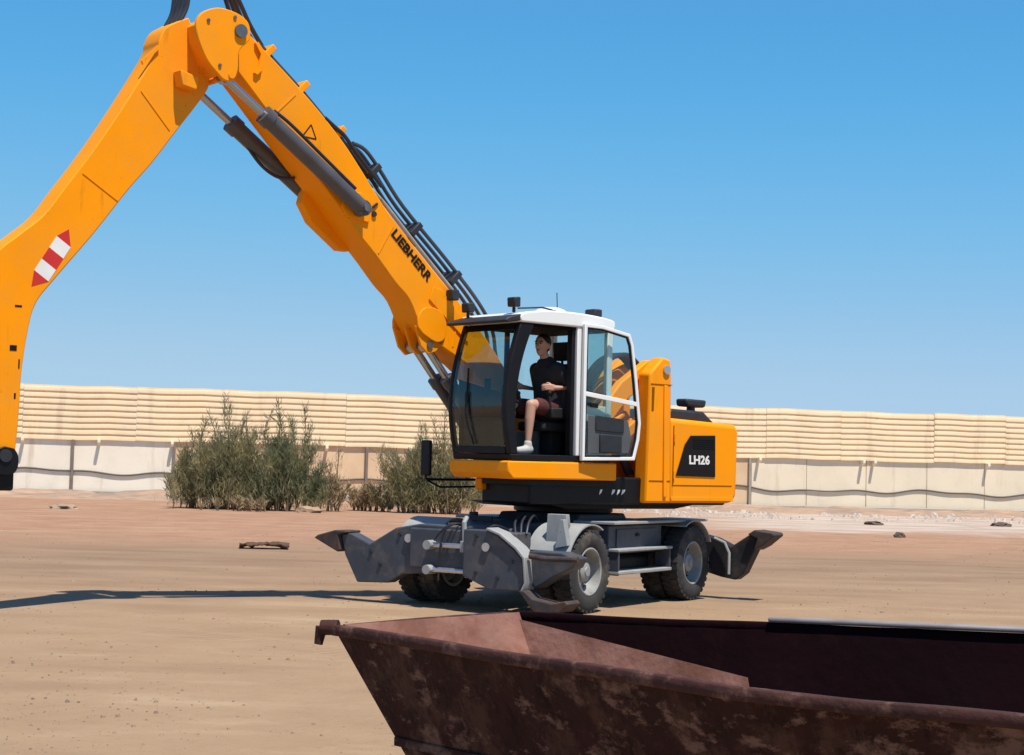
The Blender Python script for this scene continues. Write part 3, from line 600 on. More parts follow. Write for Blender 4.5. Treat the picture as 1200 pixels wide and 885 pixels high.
for lat in (-0.02, -0.12, -0.24):
    pipe([(4.1, 6.08), (3.95, 5.99), (3.80, 5.90), (3.62, 5.72), (3.45, 5.56), (3.2, 5.33)], lat, 0.026, 'boom_hose', HOSE)
for a, b_ in ((3.30, 5.52), (2.62, 4.84), (1.95, 4.27), (3.86, 5.92), (4.42, 6.40), (4.92, 6.76)):
    d = Vector((0.72, 0, 0.69)); n_ = Vector((-0.69, 0, 0.72)); c = Vector((a, 0, b_)) + n_ * 0.06
    q = [c + d * 0.04 + n_ * 0.06, c - d * 0.04 + n_ * 0.06, c - d * 0.04 - n_ * 0.16, c + d * 0.04 - n_ * 0.16]
    up(MB().prism([(p.x, p.z) for p in q], -0.47, -0.03), 'pipe_clamp', DARKGREY if a < 3.5 else YEL, boom, bevel=0.01)
up(MB().prism([(5.12, 6.84), (5.02, 6.72), (5.06, 6.5), (5.12, 6.44), (5.16, 6.46), (5.10, 6.54), (5.08, 6.7), (5.16, 6.82)], 0.001, 0.04), 'side_handle', YEL, boom)
lampb = up(MB().box(2.02, 2.14, 0.001, 0.14, 3.96, 4.1), 'boom_lamp', DARKGREY, bevel=0.015)

for o_ in list(mh.children):
    if o_.name.split('.')[0] in ('boom', 'stick', 'stick_cylinder', 'boom_cylinder', 'hydraulic_pipe', 'elbow_hose', 'boom_hose', 'boom_lamp', 'hanger_link', 'cylinder_foot', 'boom_bracket'):
        o_.location = Matrix.Rotation(UP, 3, 'Z') @ Vector((-0.10, -0.13, 0))
# ---- cab
cab = empty('cab', (0, 0, 0)); cab.parent = mh; cab.rotation_euler.z = UP
def cb_(mb, name, m, **k): return mb.build(name, m, cab, None, **k)
cb_(MB().prism([(0.36, 1.89), (2.04, 1.89), (2.06, 1.97), (0.36, 1.97)], 0.13, 1.30), 'floor', BLACK, bevel=0.01)
roof = cb_(MB().prism(sp2([(0.36, 3.62), (0.34, 3.70), (0.42, 3.76), (0.9, 3.80), (1.45, 3.80), (1.88, 3.75), (1.97, 3.69), (1.95, 3.62)], 3), 0.11, 1.32), 'roof', WHITE, bevel=0.03, seg=3)
LIN = mat('roof_lining_cloth', (0.004, 0.004, 0.005), 0.9, spec=0.1)
cb_(MB().prism([(0.45, 3.58), (1.88, 3.58), (1.88, 3.618), (0.45, 3.618)], 0.16, 1.27), 'roof_lining', LIN)
cb_(MB().prism([(1.93, 3.725), (2.16, 3.665), (2.21, 3.625), (2.16, 3.60), (1.96, 3.635)], 0.10, 1.31), 'sun_visor', DARKGREY, bevel=0.015)
# pillars
cb_(MB().prism(sp2([(1.94, 1.97), (1.98, 2.3), (1.99, 2.62), (1.94, 3.0), (1.84, 3.34), (1.72, 3.615)], 3) + sp2([(2.06, 1.97), (2.13, 2.3), (2.155, 2.62), (2.12, 3.0), (2.04, 3.32), (1.945, 3.62)][::-1], 3), 1.21, 1.30), 'front_pillar', BLACK, bevel=0.015)
cb_(MB().prism(sp2([(1.99, 1.97), (2.06, 2.3), (2.085, 2.62), (2.05, 3.0), (1.97, 3.32), (1.875, 3.615)], 3) + sp2([(2.06, 1.97), (2.13, 2.3), (2.155, 2.62), (2.12, 3.0), (2.04, 3.32), (1.945, 3.62)][::-1], 3), 0.13, 0.20), 'front_pillar', BLACK, bevel=0.015)
cb_(MB().prism([(0.90, 1.97), (0.98, 1.97), (0.99, 3.62), (0.90, 3.62)], 1.20, 1.305), 'door_pillar', WHITE, bevel=0.01)
cb_(MB().prism([(0.99, 1.97), (1.05, 1.97), (1.05, 3.62), (0.995, 3.62)], 1.17, 1.27), 'door_seal', BLACK, bevel=0.01)
cb_(MB().box(0.36, 0.45, 1.22, 1.30, 1.97, 3.62), 'rear_pillar', WHITE, bevel=0.015)
cb_(MB().box(0.36, 0.45, 0.13, 0.21, 1.97, 3.62), 'rear_pillar', WHITE, bevel=0.015)
cb_(MB().box(0.46, 0.895, 1.27, 1.295, 1.975, 2.62), 'rear_side_panel', WHITE, bevel=0.01)
cb_(MB().box(0.46, 0.895, 1.275, 1.287, 2.63, 3.615), 'rear_side_glass', GLASS)
cb_(MB().box(0.365, 0.39, 0.22, 1.21, 1.975, 2.6), 'rear_panel', DARKGREY, bevel=0.01)
cb_(MB().box(0.37, 0.382, 0.22, 1.21, 2.61, 3.615), 'rear_window', GLASS)
cb_(MB().box(0.46, 1.17, 0.14, 0.165, 1.975, 2.28), 'right_panel', INTERL, bevel=0.01)
cb_(MB().prism([(1.25, 1.975), (1.97, 1.975), (2.0, 2.92), (1.25, 2.78)], 0.14, 0.165), 'right_panel', DARKGREY, bevel=0.01)
cb_(MB().box(0.46, 1.17, 0.145, 0.157, 2.29, 3.615), 'right_window', GLASS)
cb_(MB().prism([(1.25, 2.79), (2.0, 2.93), (1.96, 3.25), (1.86, 3.615), (1.25, 3.615)], 0.145, 0.157), 'right_window', GLASS)
cb_(MB().box(1.18, 1.24, 0.135, 0.175, 1.975, 3.615), 'right_pillar', BLACK)
# windscreen: lower and upper pane with frame
ws = cb_(MB().prism([(a + 0.0, b__) for a, b__ in sp2([(2.066, 2.03), (2.122, 2.3), (2.147, 2.62), (2.112, 3.0), (2.032, 3.32), (1.95, 3.58)], 3)] + [(a - 0.012, b__) for a, b__ in sp2([(2.066, 2.03), (2.122, 2.3), (2.147, 2.62), (2.112, 3.0), (2.032, 3.32), (1.95, 3.58)], 3)][::-1], 0.21, 1.20), 'windscreen', GLASSD)
cb_(MB().prism([(2.03, 1.972), (2.075, 1.972), (2.078, 2.06), (2.035, 2.06)], 0.202, 1.208), 'screen_sill', BLACK, bevel=0.008)
cb_(MB().prism([(1.92, 3.60), (1.952, 3.60), (1.985, 3.53), (1.955, 3.53)], 0.202, 1.208), 'screen_header', BLACK)
cb_(MB().tube(spline([(2.10, 0.62, 2.08), (2.17, 0.54, 2.4), (2.175, 0.52, 2.75)], 4), 0.012, 6).bar((2.17, 0.52, 2.45), (2.125, 0.50, 3.05), 0.016, 0.02), 'wiper', BLACK)
# interior
st = cb_(MB().box(0.72, 1.28, 0.48, 0.98, 2.28, 2.40).box(0.80, 1.0, 0.60, 0.84, 1.97, 2.28), 'seat', FABRIC, bevel=0.04, seg=3)
cb_(MB().prism([(0.58, 2.36), (0.76, 2.40), (0.78, 2.8), (0.72, 3.18), (0.58, 3.18), (0.56, 2.8)], 0.50, 0.96), 'seat_back', FABRIC, bevel=0.05, seg=3)
cb_(MB().prism([(0.64, 3.22), (0.76, 3.22), (0.78, 3.46), (0.64, 3.47)], 0.58, 0.88).box(0.66, 0.70, 0.66, 0.68, 3.1, 3.25).box(0.66, 0.70, 0.78, 0.80, 3.1, 3.25), 'headrest', FABRIC, bevel=0.03, seg=3)
for y in (0.42, 1.04):
    cb_(MB().box(0.75, 1.22, y - 0.06, y + 0.06, 2.44, 2.58).cyl((1.20, y, 2.58), (1.22, y, 2.74), 0.02).ball((1.22, y, 2.77), 0.035, 2), 'control_console' if y < 0.6 else 'armrest', INTER, bevel=0.02)
cb_(MB().tube([(1.78, 0.72, 1.98), (1.66, 0.72, 2.55), (1.62, 0.72, 2.66)], 0.05, 12), 'steering_column', INTER)
sw = MB(); ring = []
for k in range(25):
    t = 2 * math.pi * k / 24; ring.append((1.60 + 0.05 * math.cos(t), 0.72 + 0.18 * math.sin(t), 2.70 + 0.17 * math.cos(t)))
sw.tube(ring, 0.016, 8)
for k in (0, 8, 16): sw.bar((1.60, 0.72, 2.69), ring[k], 0.02, 0.02)
cb_(sw, 'steering_wheel', INTER)
cb_(MB().box(1.74, 1.97, 0.22, 0.80, 1.972, 2.42), 'front_console', INTER, bevel=0.04)
cb_(MB().box(1.55, 1.62, 0.2, 0.26, 2.7, 2.95).bar((1.6, 0.19, 2.5), (1.6, 0.22, 2.75), 0.03, 0.03), 'monitor', INTER, bevel=0.01)
cb_(MB().box(0.5, 0.9, 0.22, 0.46, 1.97, 2.6), 'side_cabinet', INTERL, bevel=0.02)
# roof gear
def lamp(x, y, z, d=1):
    l = cb_(MB().prism([(x - 0.05, z), (x + 0.05, z), (x + 0.06, z + 0.12), (x - 0.05, z + 0.13)], y - 0.075, y + 0.075).box(x - 0.02, x + 0.02, y - 0.02, y + 0.02, z - 0.07, z), 'work_lamp', DARKGREY, bevel=0.015)
lamp(1.90, 1.10, 3.82); lamp(2.0, 0.30, 3.78)
cb_(MB().lathe([(3.785, 0.22), (3.84, 0.19), (3.87, 0.11), (3.875, 0.0)], (1.2, 1.0, 0), 'z', 24), 'roof_dome', WHITE)
cb_(MB().box(0.42, 0.56, 0.95, 1.15, 3.78, 3.90), 'rear_lamp', DARKGREY, bevel=0.02)
cb_(MB().tube([(0.9, 0.8, 3.78), (0.92, 0.8, 4.1)], 0.006, 6), 'aerial', BLACK)
cb_(MB().tube([(1.15, 1.18, 3.80), (1.5, 1.18, 3.84), (1.9, 1.18, 3.80)], 0.012, 6), 'roof_rail', DARKGREY)
# left mirror on the right-hand front corner and its rail
mi = up(MB().tube([(0.7, -0.5, 1.62), (1.85, -0.58, 1.61), (1.92, -0.6, 1.62), (1.93, -0.6, 1.66)], 0.018, 8).tube([(0.7, -0.5, 1.53), (1.7, -0.58, 1.51), (1.9, -0.6, 1.60)], 0.014, 8), 'mirror_arm', BLACK)
up(MB().box(1.90, 1.95, -0.70, -0.50, 1.66, 2.13), 'mirror', BLACK, mi, bevel=0.02)
up(MB().box(1.55, 1.7, 0.16, 0.30, 1.50, 1.655), 'front_bumper', YEL, bevel=0.02)
# weld beads, bolts, latches, hand rails, service details
for a, b__ in (((4.55, 6.30), (4.86, 5.99)), ((3.02, 4.85), (3.24, 4.47)), ((1.9, 3.9), (2.0, 3.36))):
    up(MB().bar((a[0], 0.002, a[1]), (b__[0], 0.002, b__[1]), 0.012, 0.018), 'weld_bead', YEL, boom)
for a, b__ in (((6.60, 6.02), (6.22, 5.62)), ((7.28, 4.98), (6.84, 4.72))):
    up(MB().bar((a[0], -0.048, a[1]), (b__[0], -0.048, b__[1]), 0.012, 0.014), 'weld_bead', YEL, stick)
for a, b__ in ((5.95, 6.90), (5.78, 6.40), (5.60, 7.0)):
    up(MB().cyl((a, 0.285, b__), (a, 0.30, b__), 0.022, seg=10), 'bolt', PIN, stick)
for z in (1.75, 2.25): up(MB().cyl((-0.865, 1.262, z - 0.05), (-0.865, 1.262, z + 0.05), 0.014, seg=10), 'hinge', YEL, hd)
for k in range(6): up(MB().box(-2.165, -2.155, -0.6, 0.6, 1.75 + k * 0.08, 1.78 + k * 0.08), 'rear_louvre', BLKMARK, hd)
for y, z in ((-1.35, 0.5), (-1.05, 0.9), (-0.62, 0.95), (-0.62, 0.55), (-1.5, 0.66)):
    un(MB().cyl((2.36, y, z), (2.378, y, z), 0.028, seg=6), 'bolt', DARKGREY)
for y, z in ((0.3, 0.95), (0.62, 0.45), (0.82, 0.66), (0.3, 0.5)):
    un(MB().cyl((2.62, y, z), (2.638, y, z), 0.026, seg=6), 'bolt', DARKGREY)
for k, (y, z) in enumerate(((-0.42, 0.86), (-0.36, 0.55), (0.2, 0.9))):
    un(MB().tube(spline([(2.2, y + 0.3, 1.02), (2.45, y + 0.24, 1.08), (2.52, y + 0.1, 0.96), (2.49, y, z)], 5), 0.014, 8), 'outrigger_hose', HOSE)
for k in range(3):
    un(MB().tube(spline([(1.5, 0.3 + 0.1 * k, 1.12), (1.8, 0.42 + 0.1 * k, 1.2), (2.05, 0.5 + 0.1 * k, 1.12), (2.2, 0.6 + 0.08 * k, 0.98)], 5), 0.016, 8), 'outrigger_hose', HOSE)
un(MB().box(1.62, 1.66, -0.42, -0.1, 1.1, 1.16).cyl((1.4, -0.55, 1.1), (1.4, -0.55, 1.2), 0.06), 'valve_block', DARKGREY)

# ---- open cab door folded back
DF = R(6); INTERP = mat('door_trim_grey', (0.075, 0.08, 0.085), 0.6, 0, 0.1, 6)
door = empty('open_door', (0, 0, 0)); door.parent = mh; door.rotation_euler.z = UP
door['label'] = 'white framed cab door folded open against the cab side'
def dpt(u, z, off=0.0):   # u from hinge backwards
    return Vector((0.93 - u * math.cos(DF), 1.325 + u * math.sin(DF) + off, z))
outer = [(0.0, 1.91), (0.0, 3.67), (0.30, 3.66), (0.74, 3.58), (0.80, 3.44), (0.88, 2.95), (0.95, 2.42), (0.93, 2.2), (0.86, 1.93)]
def ring_frame(poly, wd, o0, o1, name, m):
    c = Vector((sum(p[0] for p in poly) / len(poly), sum(p[1] for p in poly) / len(poly)))
    n = len(poly); inner = []
    for i in range(n):
        a, b_, d_ = Vector(poly[i - 1]), Vector(poly[i]), Vector(poly[(i + 1) % n])
        e1 = (b_ - a).normalized(); e2 = (d_ - b_).normalized()
        n1 = Vector((-e1.y, e1.x)); n2 = Vector((-e2.y, e2.x))
        if n1.dot(c - b_) < 0: n1 = -n1
        if n2.dot(c - b_) < 0: n2 = -n2
        k = (n1 + n2); k = k / max(0.3, (1 + n1.dot(n2)))
        inner.append(b_ + k * wd)
    mb = MB(); vs_ = []
    for off in (o0, o1):
        vs_.append(([mb.bm.verts.new(dpt(p[0], p[1], off)) for p in poly], [mb.bm.verts.new(dpt(p[0], p[1], off)) for p in inner]))
    for i in range(n):
        j = (i + 1) % n
        mb.bm.faces.new((vs_[0][0][i], vs_[0][0][j], vs_[0][1][j], vs_[0][1][i])); mb.bm.faces.new((vs_[1][0][i], vs_[1][0][j], vs_[1][1][j], vs_[1][1][i]))
        mb.bm.faces.new((vs_[0][0][i], vs_[0][0][j], vs_[1][0][j], vs_[1][0][i])); mb.bm.faces.new((vs_[0][1][i], vs_[0][1][j], vs_[1][1][j], vs_[1][1][i]))
    return mb.build(name, m, door, None, bevel=0.008), inner
_, inn = ring_frame(outer, 0.045, 0.0, 0.05, 'door_frame', WHITE)
ring_frame([tuple(p) for p in inn], 0.022, 0.008, 0.042, 'door_seal', BLACK)
mid_r = [(0.045, 2.74), (0.045, 2.80), (0.91, 2.69), (0.92, 2.63)]
def dprism(poly, o0, o1, name, m, bevel=0.0):
    return MB().hull8([dpt(a, b_, o0) for a, b_ in poly], [dpt(a, b_, o1) for a, b_ in poly]).build(name, m, door, None, bevel=bevel)
dprism(mid_r, 0.005, 0.045, 'mid_rail', WHITE, 0.006)
dprism([(0.07, 2.82), (0.07, 3.60), (0.30, 3.59), (0.70, 3.52), (0.755, 3.42), (0.83, 2.95), (0.865, 2.72)], 0.02, 0.03, 'upper_glass', GLASS)
dprism([(0.07, 1.98), (0.07, 2.73), (0.86, 2.63), (0.905, 2.42), (0.885, 2.2), (0.82, 2.0)], 0.02, 0.03, 'lower_glass', GLASSD)
dprism([(0.09, 2.0), (0.09, 2.50), (0.74, 2.44), (0.80, 2.2), (0.76, 2.02)], 0.031, 0.045, 'door_lower_panel', INTERP, 0.006)
dprism([(0.27, 2.02), (0.27, 2.26), (0.62, 2.24), (0.62, 2.02)], 0.046, 0.075, 'door_pocket', DARKGREY, 0.01)
dprism([(0.20, 2.30), (0.20, 2.50), (0.66, 2.46), (0.66, 2.28)], 0.046, 0.062, 'arm_pad', DARKGREY, 0.01)
dprism([(0.10, 2.60), (0.10, 2.66), (0.22, 2.65), (0.22, 2.59)], 0.046, 0.08, 'door_handle', BLACK, 0.008)

# ------------------------------------------------------------------ person in the cab
SKIN = mat('skin', (0.50, 0.27, 0.19), 0.55, 0, 0.05, 12)
SHIRT = mat('black_shirt', (0.012, 0.012, 0.016), 0.85, 0, 0.2, 15)
SHORTS = mat('dark_red_shorts', (0.07, 0.012, 0.012), 0.85, 0, 0.2, 15)
HAIR = mat('dark_hair', (0.012, 0.009, 0.007), 0.6)
SHOE = mat('pale_shoe', (0.45, 0.43, 0.40), 0.7)
def remesh(mb, name, m, vox, parent=None, sm=4):
    o = mb.build(name, m); md = o.modifiers.new('r', 'REMESH'); md.mode = 'VOXEL'; md.voxel_size = vox; md.use_smooth_shade = True
    if sm: s_ = o.modifiers.new('s', 'SMOOTH'); s_.iterations = sm; s_.factor = 0.5
    bpy.context.view_layer.update()
    me = bpy.data.meshes.new_from_object(o.evaluated_get(bpy.context.evaluated_depsgraph_get()))
    me.materials.clear(); me.materials.append(m)
    for p in me.polygons: p.use_smooth = True
    bpy.data.objects.remove(o)
    q = bpy.data.objects.new(name, me); COL.objects.link(q)
    if parent: q.parent = parent
    return q
def limb(mb, pts, rs):
    mb.tube(pts, rs, 14)
    for p, r_ in zip(pts, rs): mb.ball(p, r_ * 1.0, 2)
b = MB()
limb(b, [(0.93, 0.72, 2.52), (0.93, 0.72, 2.66), (0.95, 0.72, 2.84), (0.99, 0.72, 2.99)], [0.13, 0.125, 0.14, 0.10])
b.ball((0.94, 0.72, 2.52), 0.14, 3, (1, 1.2, 0.75)); b.ball((0.97, 0.72, 2.90), 0.13, 3, (0.9, 1.35, 1.0))
limb(b, [(1.0, 0.72, 3.02), (1.04, 0.725, 3.14)], [0.06, 0.055])
# head turned a little to the open side
HC = Vector((1.075, 0.735, 3.235)); HR = Matrix.Rotation(R(20), 3, 'Z')
def hp(x, y, z): return HC + HR @ Vector((x, y, z))
b.ball(hp(-0.005, 0, 0.03), 0.095, 3, (1.05, 0.82, 1.05)); b.ball(hp(0.02, 0, -0.045), 0.07, 3, (1.0, 0.82, 1.05)); b.ball(hp(0.055, 0, -0.09), 0.032, 2)
limb(b, [hp(0.092, 0, 0.02), hp(0.112, 0, -0.022)], [0.012, 0.018])
for s_ in (1, -1):
    b.ball(hp(-0.01, 0.083 * s_, -0.005), 0.028, 2, (0.8, 0.45, 1.2)); b.ball(hp(0.085, 0.03 * s_, 0.028), 0.018, 2)
b.ball(hp(0.093, 0, -0.055), 0.018, 2, (0.7, 1.4, 0.5))
arms = {1: [(0.99, 0.90, 2.97), (0.82, 0.99, 2.75), (1.04, 0.97, 2.745), (1.09, 0.96, 2.745)], -1: [(0.99, 0.54, 2.97), (0.86, 0.45, 2.74), (1.10, 0.44, 2.76), (1.14, 0.44, 2.765)]}
for s_, a in arms.items():
    limb(b, a, [0.058, 0.043, 0.030, 0.030])
    w_ = Vector(a[3])
    palm = [w_, w_ + Vector((0.05, 0, 0.0)), w_ + Vector((0.085, 0, 0.004))]
    for dz in (-0.022, 0.0, 0.022): limb(b, [p + Vector((0, 0.004, dz)) for p in palm], [0.018, 0.017, 0.014])
    for k, (dz, L_) in enumerate(((0.032, 0.066), (0.011, 0.075), (-0.011, 0.07), (-0.031, 0.055))):
        p0 = palm[2] + Vector((0, 0, dz)); q1 = p0 + Vector((L_ * 0.45, -0.008 * s_, 0)); q2 = q1 + Vector((L_ * 0.25, -0.024 * s_, -0.003)); q3 = q2 + Vector((0.0, -0.022 * s_, -0.003))
        limb(b, [p0, q1, q2, q3], [0.0095, 0.009, 0.0085, 0.0075])
    t0 = w_ + Vector((0.025, -0.005 * s_, 0.03)); limb(b, [t0, t0 + Vector((0.03, -0.012 * s_, 0.022)), t0 + Vector((0.062, -0.022 * s_, 0.024))], [0.013, 0.0105, 0.009])
for s_, (hy, ky, ay) in ((1, (0.83, 0.90, 0.90)), (-1, (0.61, 0.56, 0.57))):
    limb(b, [(0.96, hy, 2.50), (1.2, (hy + ky) / 2, 2.53), (1.37, ky, 2.54)], [0.095, 0.08, 0.062])
    limb(b, [(1.37, ky, 2.54), (1.385, ky, 2.38), (1.40, ay, 2.12), (1.405, ay, 2.06)], [0.060, 0.057, 0.036, 0.038])
    limb(b, [(1.40, ay, 2.035), (1.48, ay + 0.012 * s_, 2.015), (1.56, ay + 0.02 * s_, 2.005)], [0.042, 0.038, 0.030])
person = remesh(b, 'person', SKIN, 0.0075)
person.rotation_euler.z = UP; person.scale = (1.12, 1.12, 1.12)
PV = Matrix.Rotation(UP, 3, 'Z') @ Vector((1.0, 0.72, 1.972)); person.location = Vector(S) + PV - 1.12 * PV + Matrix.Rotation(UP, 3, 'Z') @ Vector((0.06, 0.06, 0))
tag(person, 'person in black shirt and shorts seated at the controls in the open cab', 'person')
b = MB()
limb(b, [(0.93, 0.72, 2.50), (0.93, 0.72, 2.66), (0.95, 0.72, 2.84), (0.99, 0.72, 3.0)], [0.185, 0.19, 0.19, 0.13])
b.ball((0.97, 0.72, 2.90), 0.165, 3, (1.0, 1.38, 1.05)); b.ball((0.98, 0.80, 3.0), 0.085, 2); b.ball((0.98, 0.64, 3.0), 0.085, 2)
for s_, a in arms.items():
    p0, p1 = Vector(a[0]), Vector(a[1]); limb(b, [p0, p0 + (p1 - p0) * 0.80], [0.086, 0.078])
remesh(b, 'shirt', SHIRT, 0.012, person)
b = MB(); b.ball((0.94, 0.72, 2.50), 0.155, 3, (1.05, 1.25, 0.75))
for hy, ky in ((0.83, 0.90), (0.61, 0.56)):
    p0 = Vector((0.96, hy, 2.50)); p1 = Vector((1.37, ky, 2.54)); limb(b, [p0, p0 + (p1 - p0) * 0.70], [0.108, 0.098])
remesh(b, 'shorts', SHORTS, 0.012, person)
for s_ in (1, -1):
    MB().ball(hp(0.099, 0.031 * s_, 0.022), 0.0115, 2, (0.6, 1.25, 0.7)).build('eye', HAIR, person)
    MB().bar(hp(0.104, 0.016 * s_, 0.046), hp(0.094, 0.05 * s_, 0.048), 0.012, 0.009).build('eyebrow', HAIR, person)
MB().ball(hp(0.106, 0, -0.056), 0.011, 2, (0.5, 1.9, 0.4)).build('mouth', SHORTS, person)
b = MB(); b.ball(hp(-0.022, 0, 0.048), 0.098, 3, (1.05, 0.88, 1.0)); b.ball(hp(-0.05, 0, -0.01), 0.075, 3, (0.8, 1.0, 1.0))
remesh(b, 'hair', HAIR, 0.01, person, 2)
for ay, s_ in ((0.90, 1), (0.57, -1)):
    b = MB(); limb(b, [(1.385, ay, 2.03), (1.48, ay + 0.012 * s_, 2.018), (1.57, ay + 0.02 * s_, 2.012)], [0.055, 0.048, 0.040]); limb(b, [(1.40, ay, 2.05), (1.402, ay, 2.10)], [0.05, 0.047])
    remesh(b, 'shoe', SHOE, 0.01, person, 2)

# ------------------------------------------------------------------ rusty skip in the foreground
SKIPD = mat('dark_rusted_skip_paint', (0.034, 0.0085, 0.0075), 0.7, 0.0, 0.5, 6, col2=(0.155, 0.078, 0.056), lo=0.52, hi=0.63, c2scale=3.2, bump=0.6, bscale=14, spec=0.2)
SKIPI = mat('bare_and_sunlit_rust', (0.25, 0.115, 0.082), 0.8, 0.05, 0.2, 4, col2=(0.17, 0.062, 0.036), lo=0.42, hi=0.6, c2scale=2.2, bump=0.4, bscale=18)  # bare rust on the end wall; also colours the painted sunlit patch
SKIPK = mat('shaded_maroon_steel', (0.007, 0.0012, 0.0022), 0.9, 0.0, 0.3, 3, col2=(0.018, 0.004, 0.004), lo=0.55, hi=0.75, c2scale=1.6, bump=0.4, bscale=12, spec=0.08)  # shade inside the back wall is put into this near-black maroon
RIMM = mat('worn_skip_rim', (0.05, 0.02, 0.016), 0.75, 0.0, 0.4, 6, col2=(0.14, 0.075, 0.055), lo=0.52, hi=0.66, c2scale=7, bump=0.5, bscale=20, spec=0.2)
GREYST = mat('bare_grey_steel', (0.27, 0.235, 0.22), 0.6, 0.2, 0.2, 5)
sk = empty('skip_container', (1.5, 8.2, 0))
tag(sk, 'rusty dark maroon open skip in the foreground cut by the frame', 'skip')
def rusty(name, base, patch, pale, sc=3.0, lo=0.5):
    m = mat(name, base, 0.75, 0.0, 0.45, 7, bump=0.5, bscale=22, spec=0.15)
    grime(m, [(patch, sc, lo, lo + 0.09, 0.9, (1, 1, 0.75)), (pale, sc * 0.8, 0.56, 0.62, 0.8, (0.7, 0.7, 1.0)), (pale, sc * 2.3, 0.555, 0.63, 0.9, (0.6, 0.6, 1.1)), (tuple(v * 0.35 for v in base), sc * 1.2, 0.55, 0.65, 0.85, (1.6, 1.6, 0.3)), (pale, 30.0, 0.64, 0.70, 0.6, (1, 1, 1))])
    return m
SKIPD = rusty('dark_rusted_skip_paint', (0.030, 0.0105, 0.009), (0.07, 0.034, 0.024), (0.17, 0.10, 0.075))
rim = {'A': (-0.95, 9.46, 0.93), 'B': (0.06, 10.55, 0.93), 'C': (3.7, 8.55, 1.05), 'D': (2.95, 6.12, 0.93), 'M': (0.98, 7.25, 0.93)}
bot = {'A': (-0.42, 9.30, 0.10), 'B': (0.36, 10.15, 0.10), 'C': (3.5, 8.35, 0.10), 'D': (2.95, 6.55, 0.10), 'M': (1.2, 7.62, 0.10)}
O = Vector(sk.location)
def lerp(a, b_, t): return Vector(a) + (Vector(b_) - Vector(a)) * t
def dent(p): return 0.022 * noise.noise(p * 1.7) + 0.010 * noise.noise(p * 4.3)
def plate(name, p, q, m, th=0.022, nu=26, nv=9):
    a, b_, c, d = (Vector(v) - O for v in (rim[p], rim[q], bot[q], bot[p]))
    n_ = (b_ - a).cross(d - a).normalized()
    if n_.dot(Vector((1.3, 8.4, 0.5)) - O - a) < 0: n_ = -n_
    mb = MB(); lay = []
    for off in (0.0, th):
        gr_ = []
        for i in range(nu + 1):
            row = []
            for j in range(nv + 1):
                u, v = i / nu, j / nv; P_ = lerp(lerp(a, b_, u), lerp(d, c, u), v)
                k = math.sin(math.pi * u) ** 0.5 * math.sin(math.pi * v) ** 0.5 if 0 < i < nu and 0 < j < nv else 0
                row.append(mb.bm.verts.new(P_ + n_ * (off + dent(P_) * k)))
            gr_.append(row)
        lay.append(gr_)
    for g_ in lay:
        for i in range(nu):
            for j in range(nv): mb.bm.faces.new((g_[i][j], g_[i + 1][j], g_[i + 1][j + 1], g_[i][j + 1]))
    A_, B_ = lay
    for i in range(nu):
        for j in (0, nv): mb.bm.faces.new((A_[i][j], A_[i + 1][j], B_[i + 1][j], B_[i][j]))
    for j in range(nv):
        for i in (0, nu): mb.bm.faces.new((A_[i][j], A_[i][j + 1], B_[i][j + 1], B_[i][j]))
    return mb.build(name, m, sk, ang=60), n_
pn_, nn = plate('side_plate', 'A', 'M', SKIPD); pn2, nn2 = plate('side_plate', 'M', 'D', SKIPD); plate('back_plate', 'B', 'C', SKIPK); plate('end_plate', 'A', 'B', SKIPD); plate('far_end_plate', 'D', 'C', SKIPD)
MB().hull8([Vector(bot[k]) - O - Vector((0, 0, 0.04)) for k in 'AMDCB'], [Vector(bot[k]) - O for k in 'AMDCB']).build('floor_plate', SKIPD, sk)
def liner(name, quad, m, off):
    q = [v - O for v in quad]; n_ = (q[1] - q[0]).cross(q[3] - q[0]).normalized()
    if n_.dot(Vector((1.3, 8.4, 0.9)) - O - q[0]) < 0: n_ = -n_
    return MB().hull8([v + n_ * off for v in q], [v + n_ * (off + 0.008) for v in q]).build(name, m, sk)
A, B, C_, D = (rim[k] for k in 'ABCD'); a_, b_, c_, d_ = (bot[k] for k in 'ABCD'); Mr, mb_ = rim['M'], bot['M']
liner('end_liner', [lerp(A, B, 0.02), lerp(A, B, 0.985), lerp(b_, a_, 0.02), lerp(a_, b_, 0.02)], SKIPI, 0.052)
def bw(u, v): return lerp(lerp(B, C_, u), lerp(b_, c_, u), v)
liner('sunlit_patch', [bw(0.01, 0.03), bw(0.36, 0.33), bw(0.36, 0.95), bw(0.01, 0.95)], SKIPI, 0.052)  # sunlit part of the shaded back wall, painted as a lighter plate
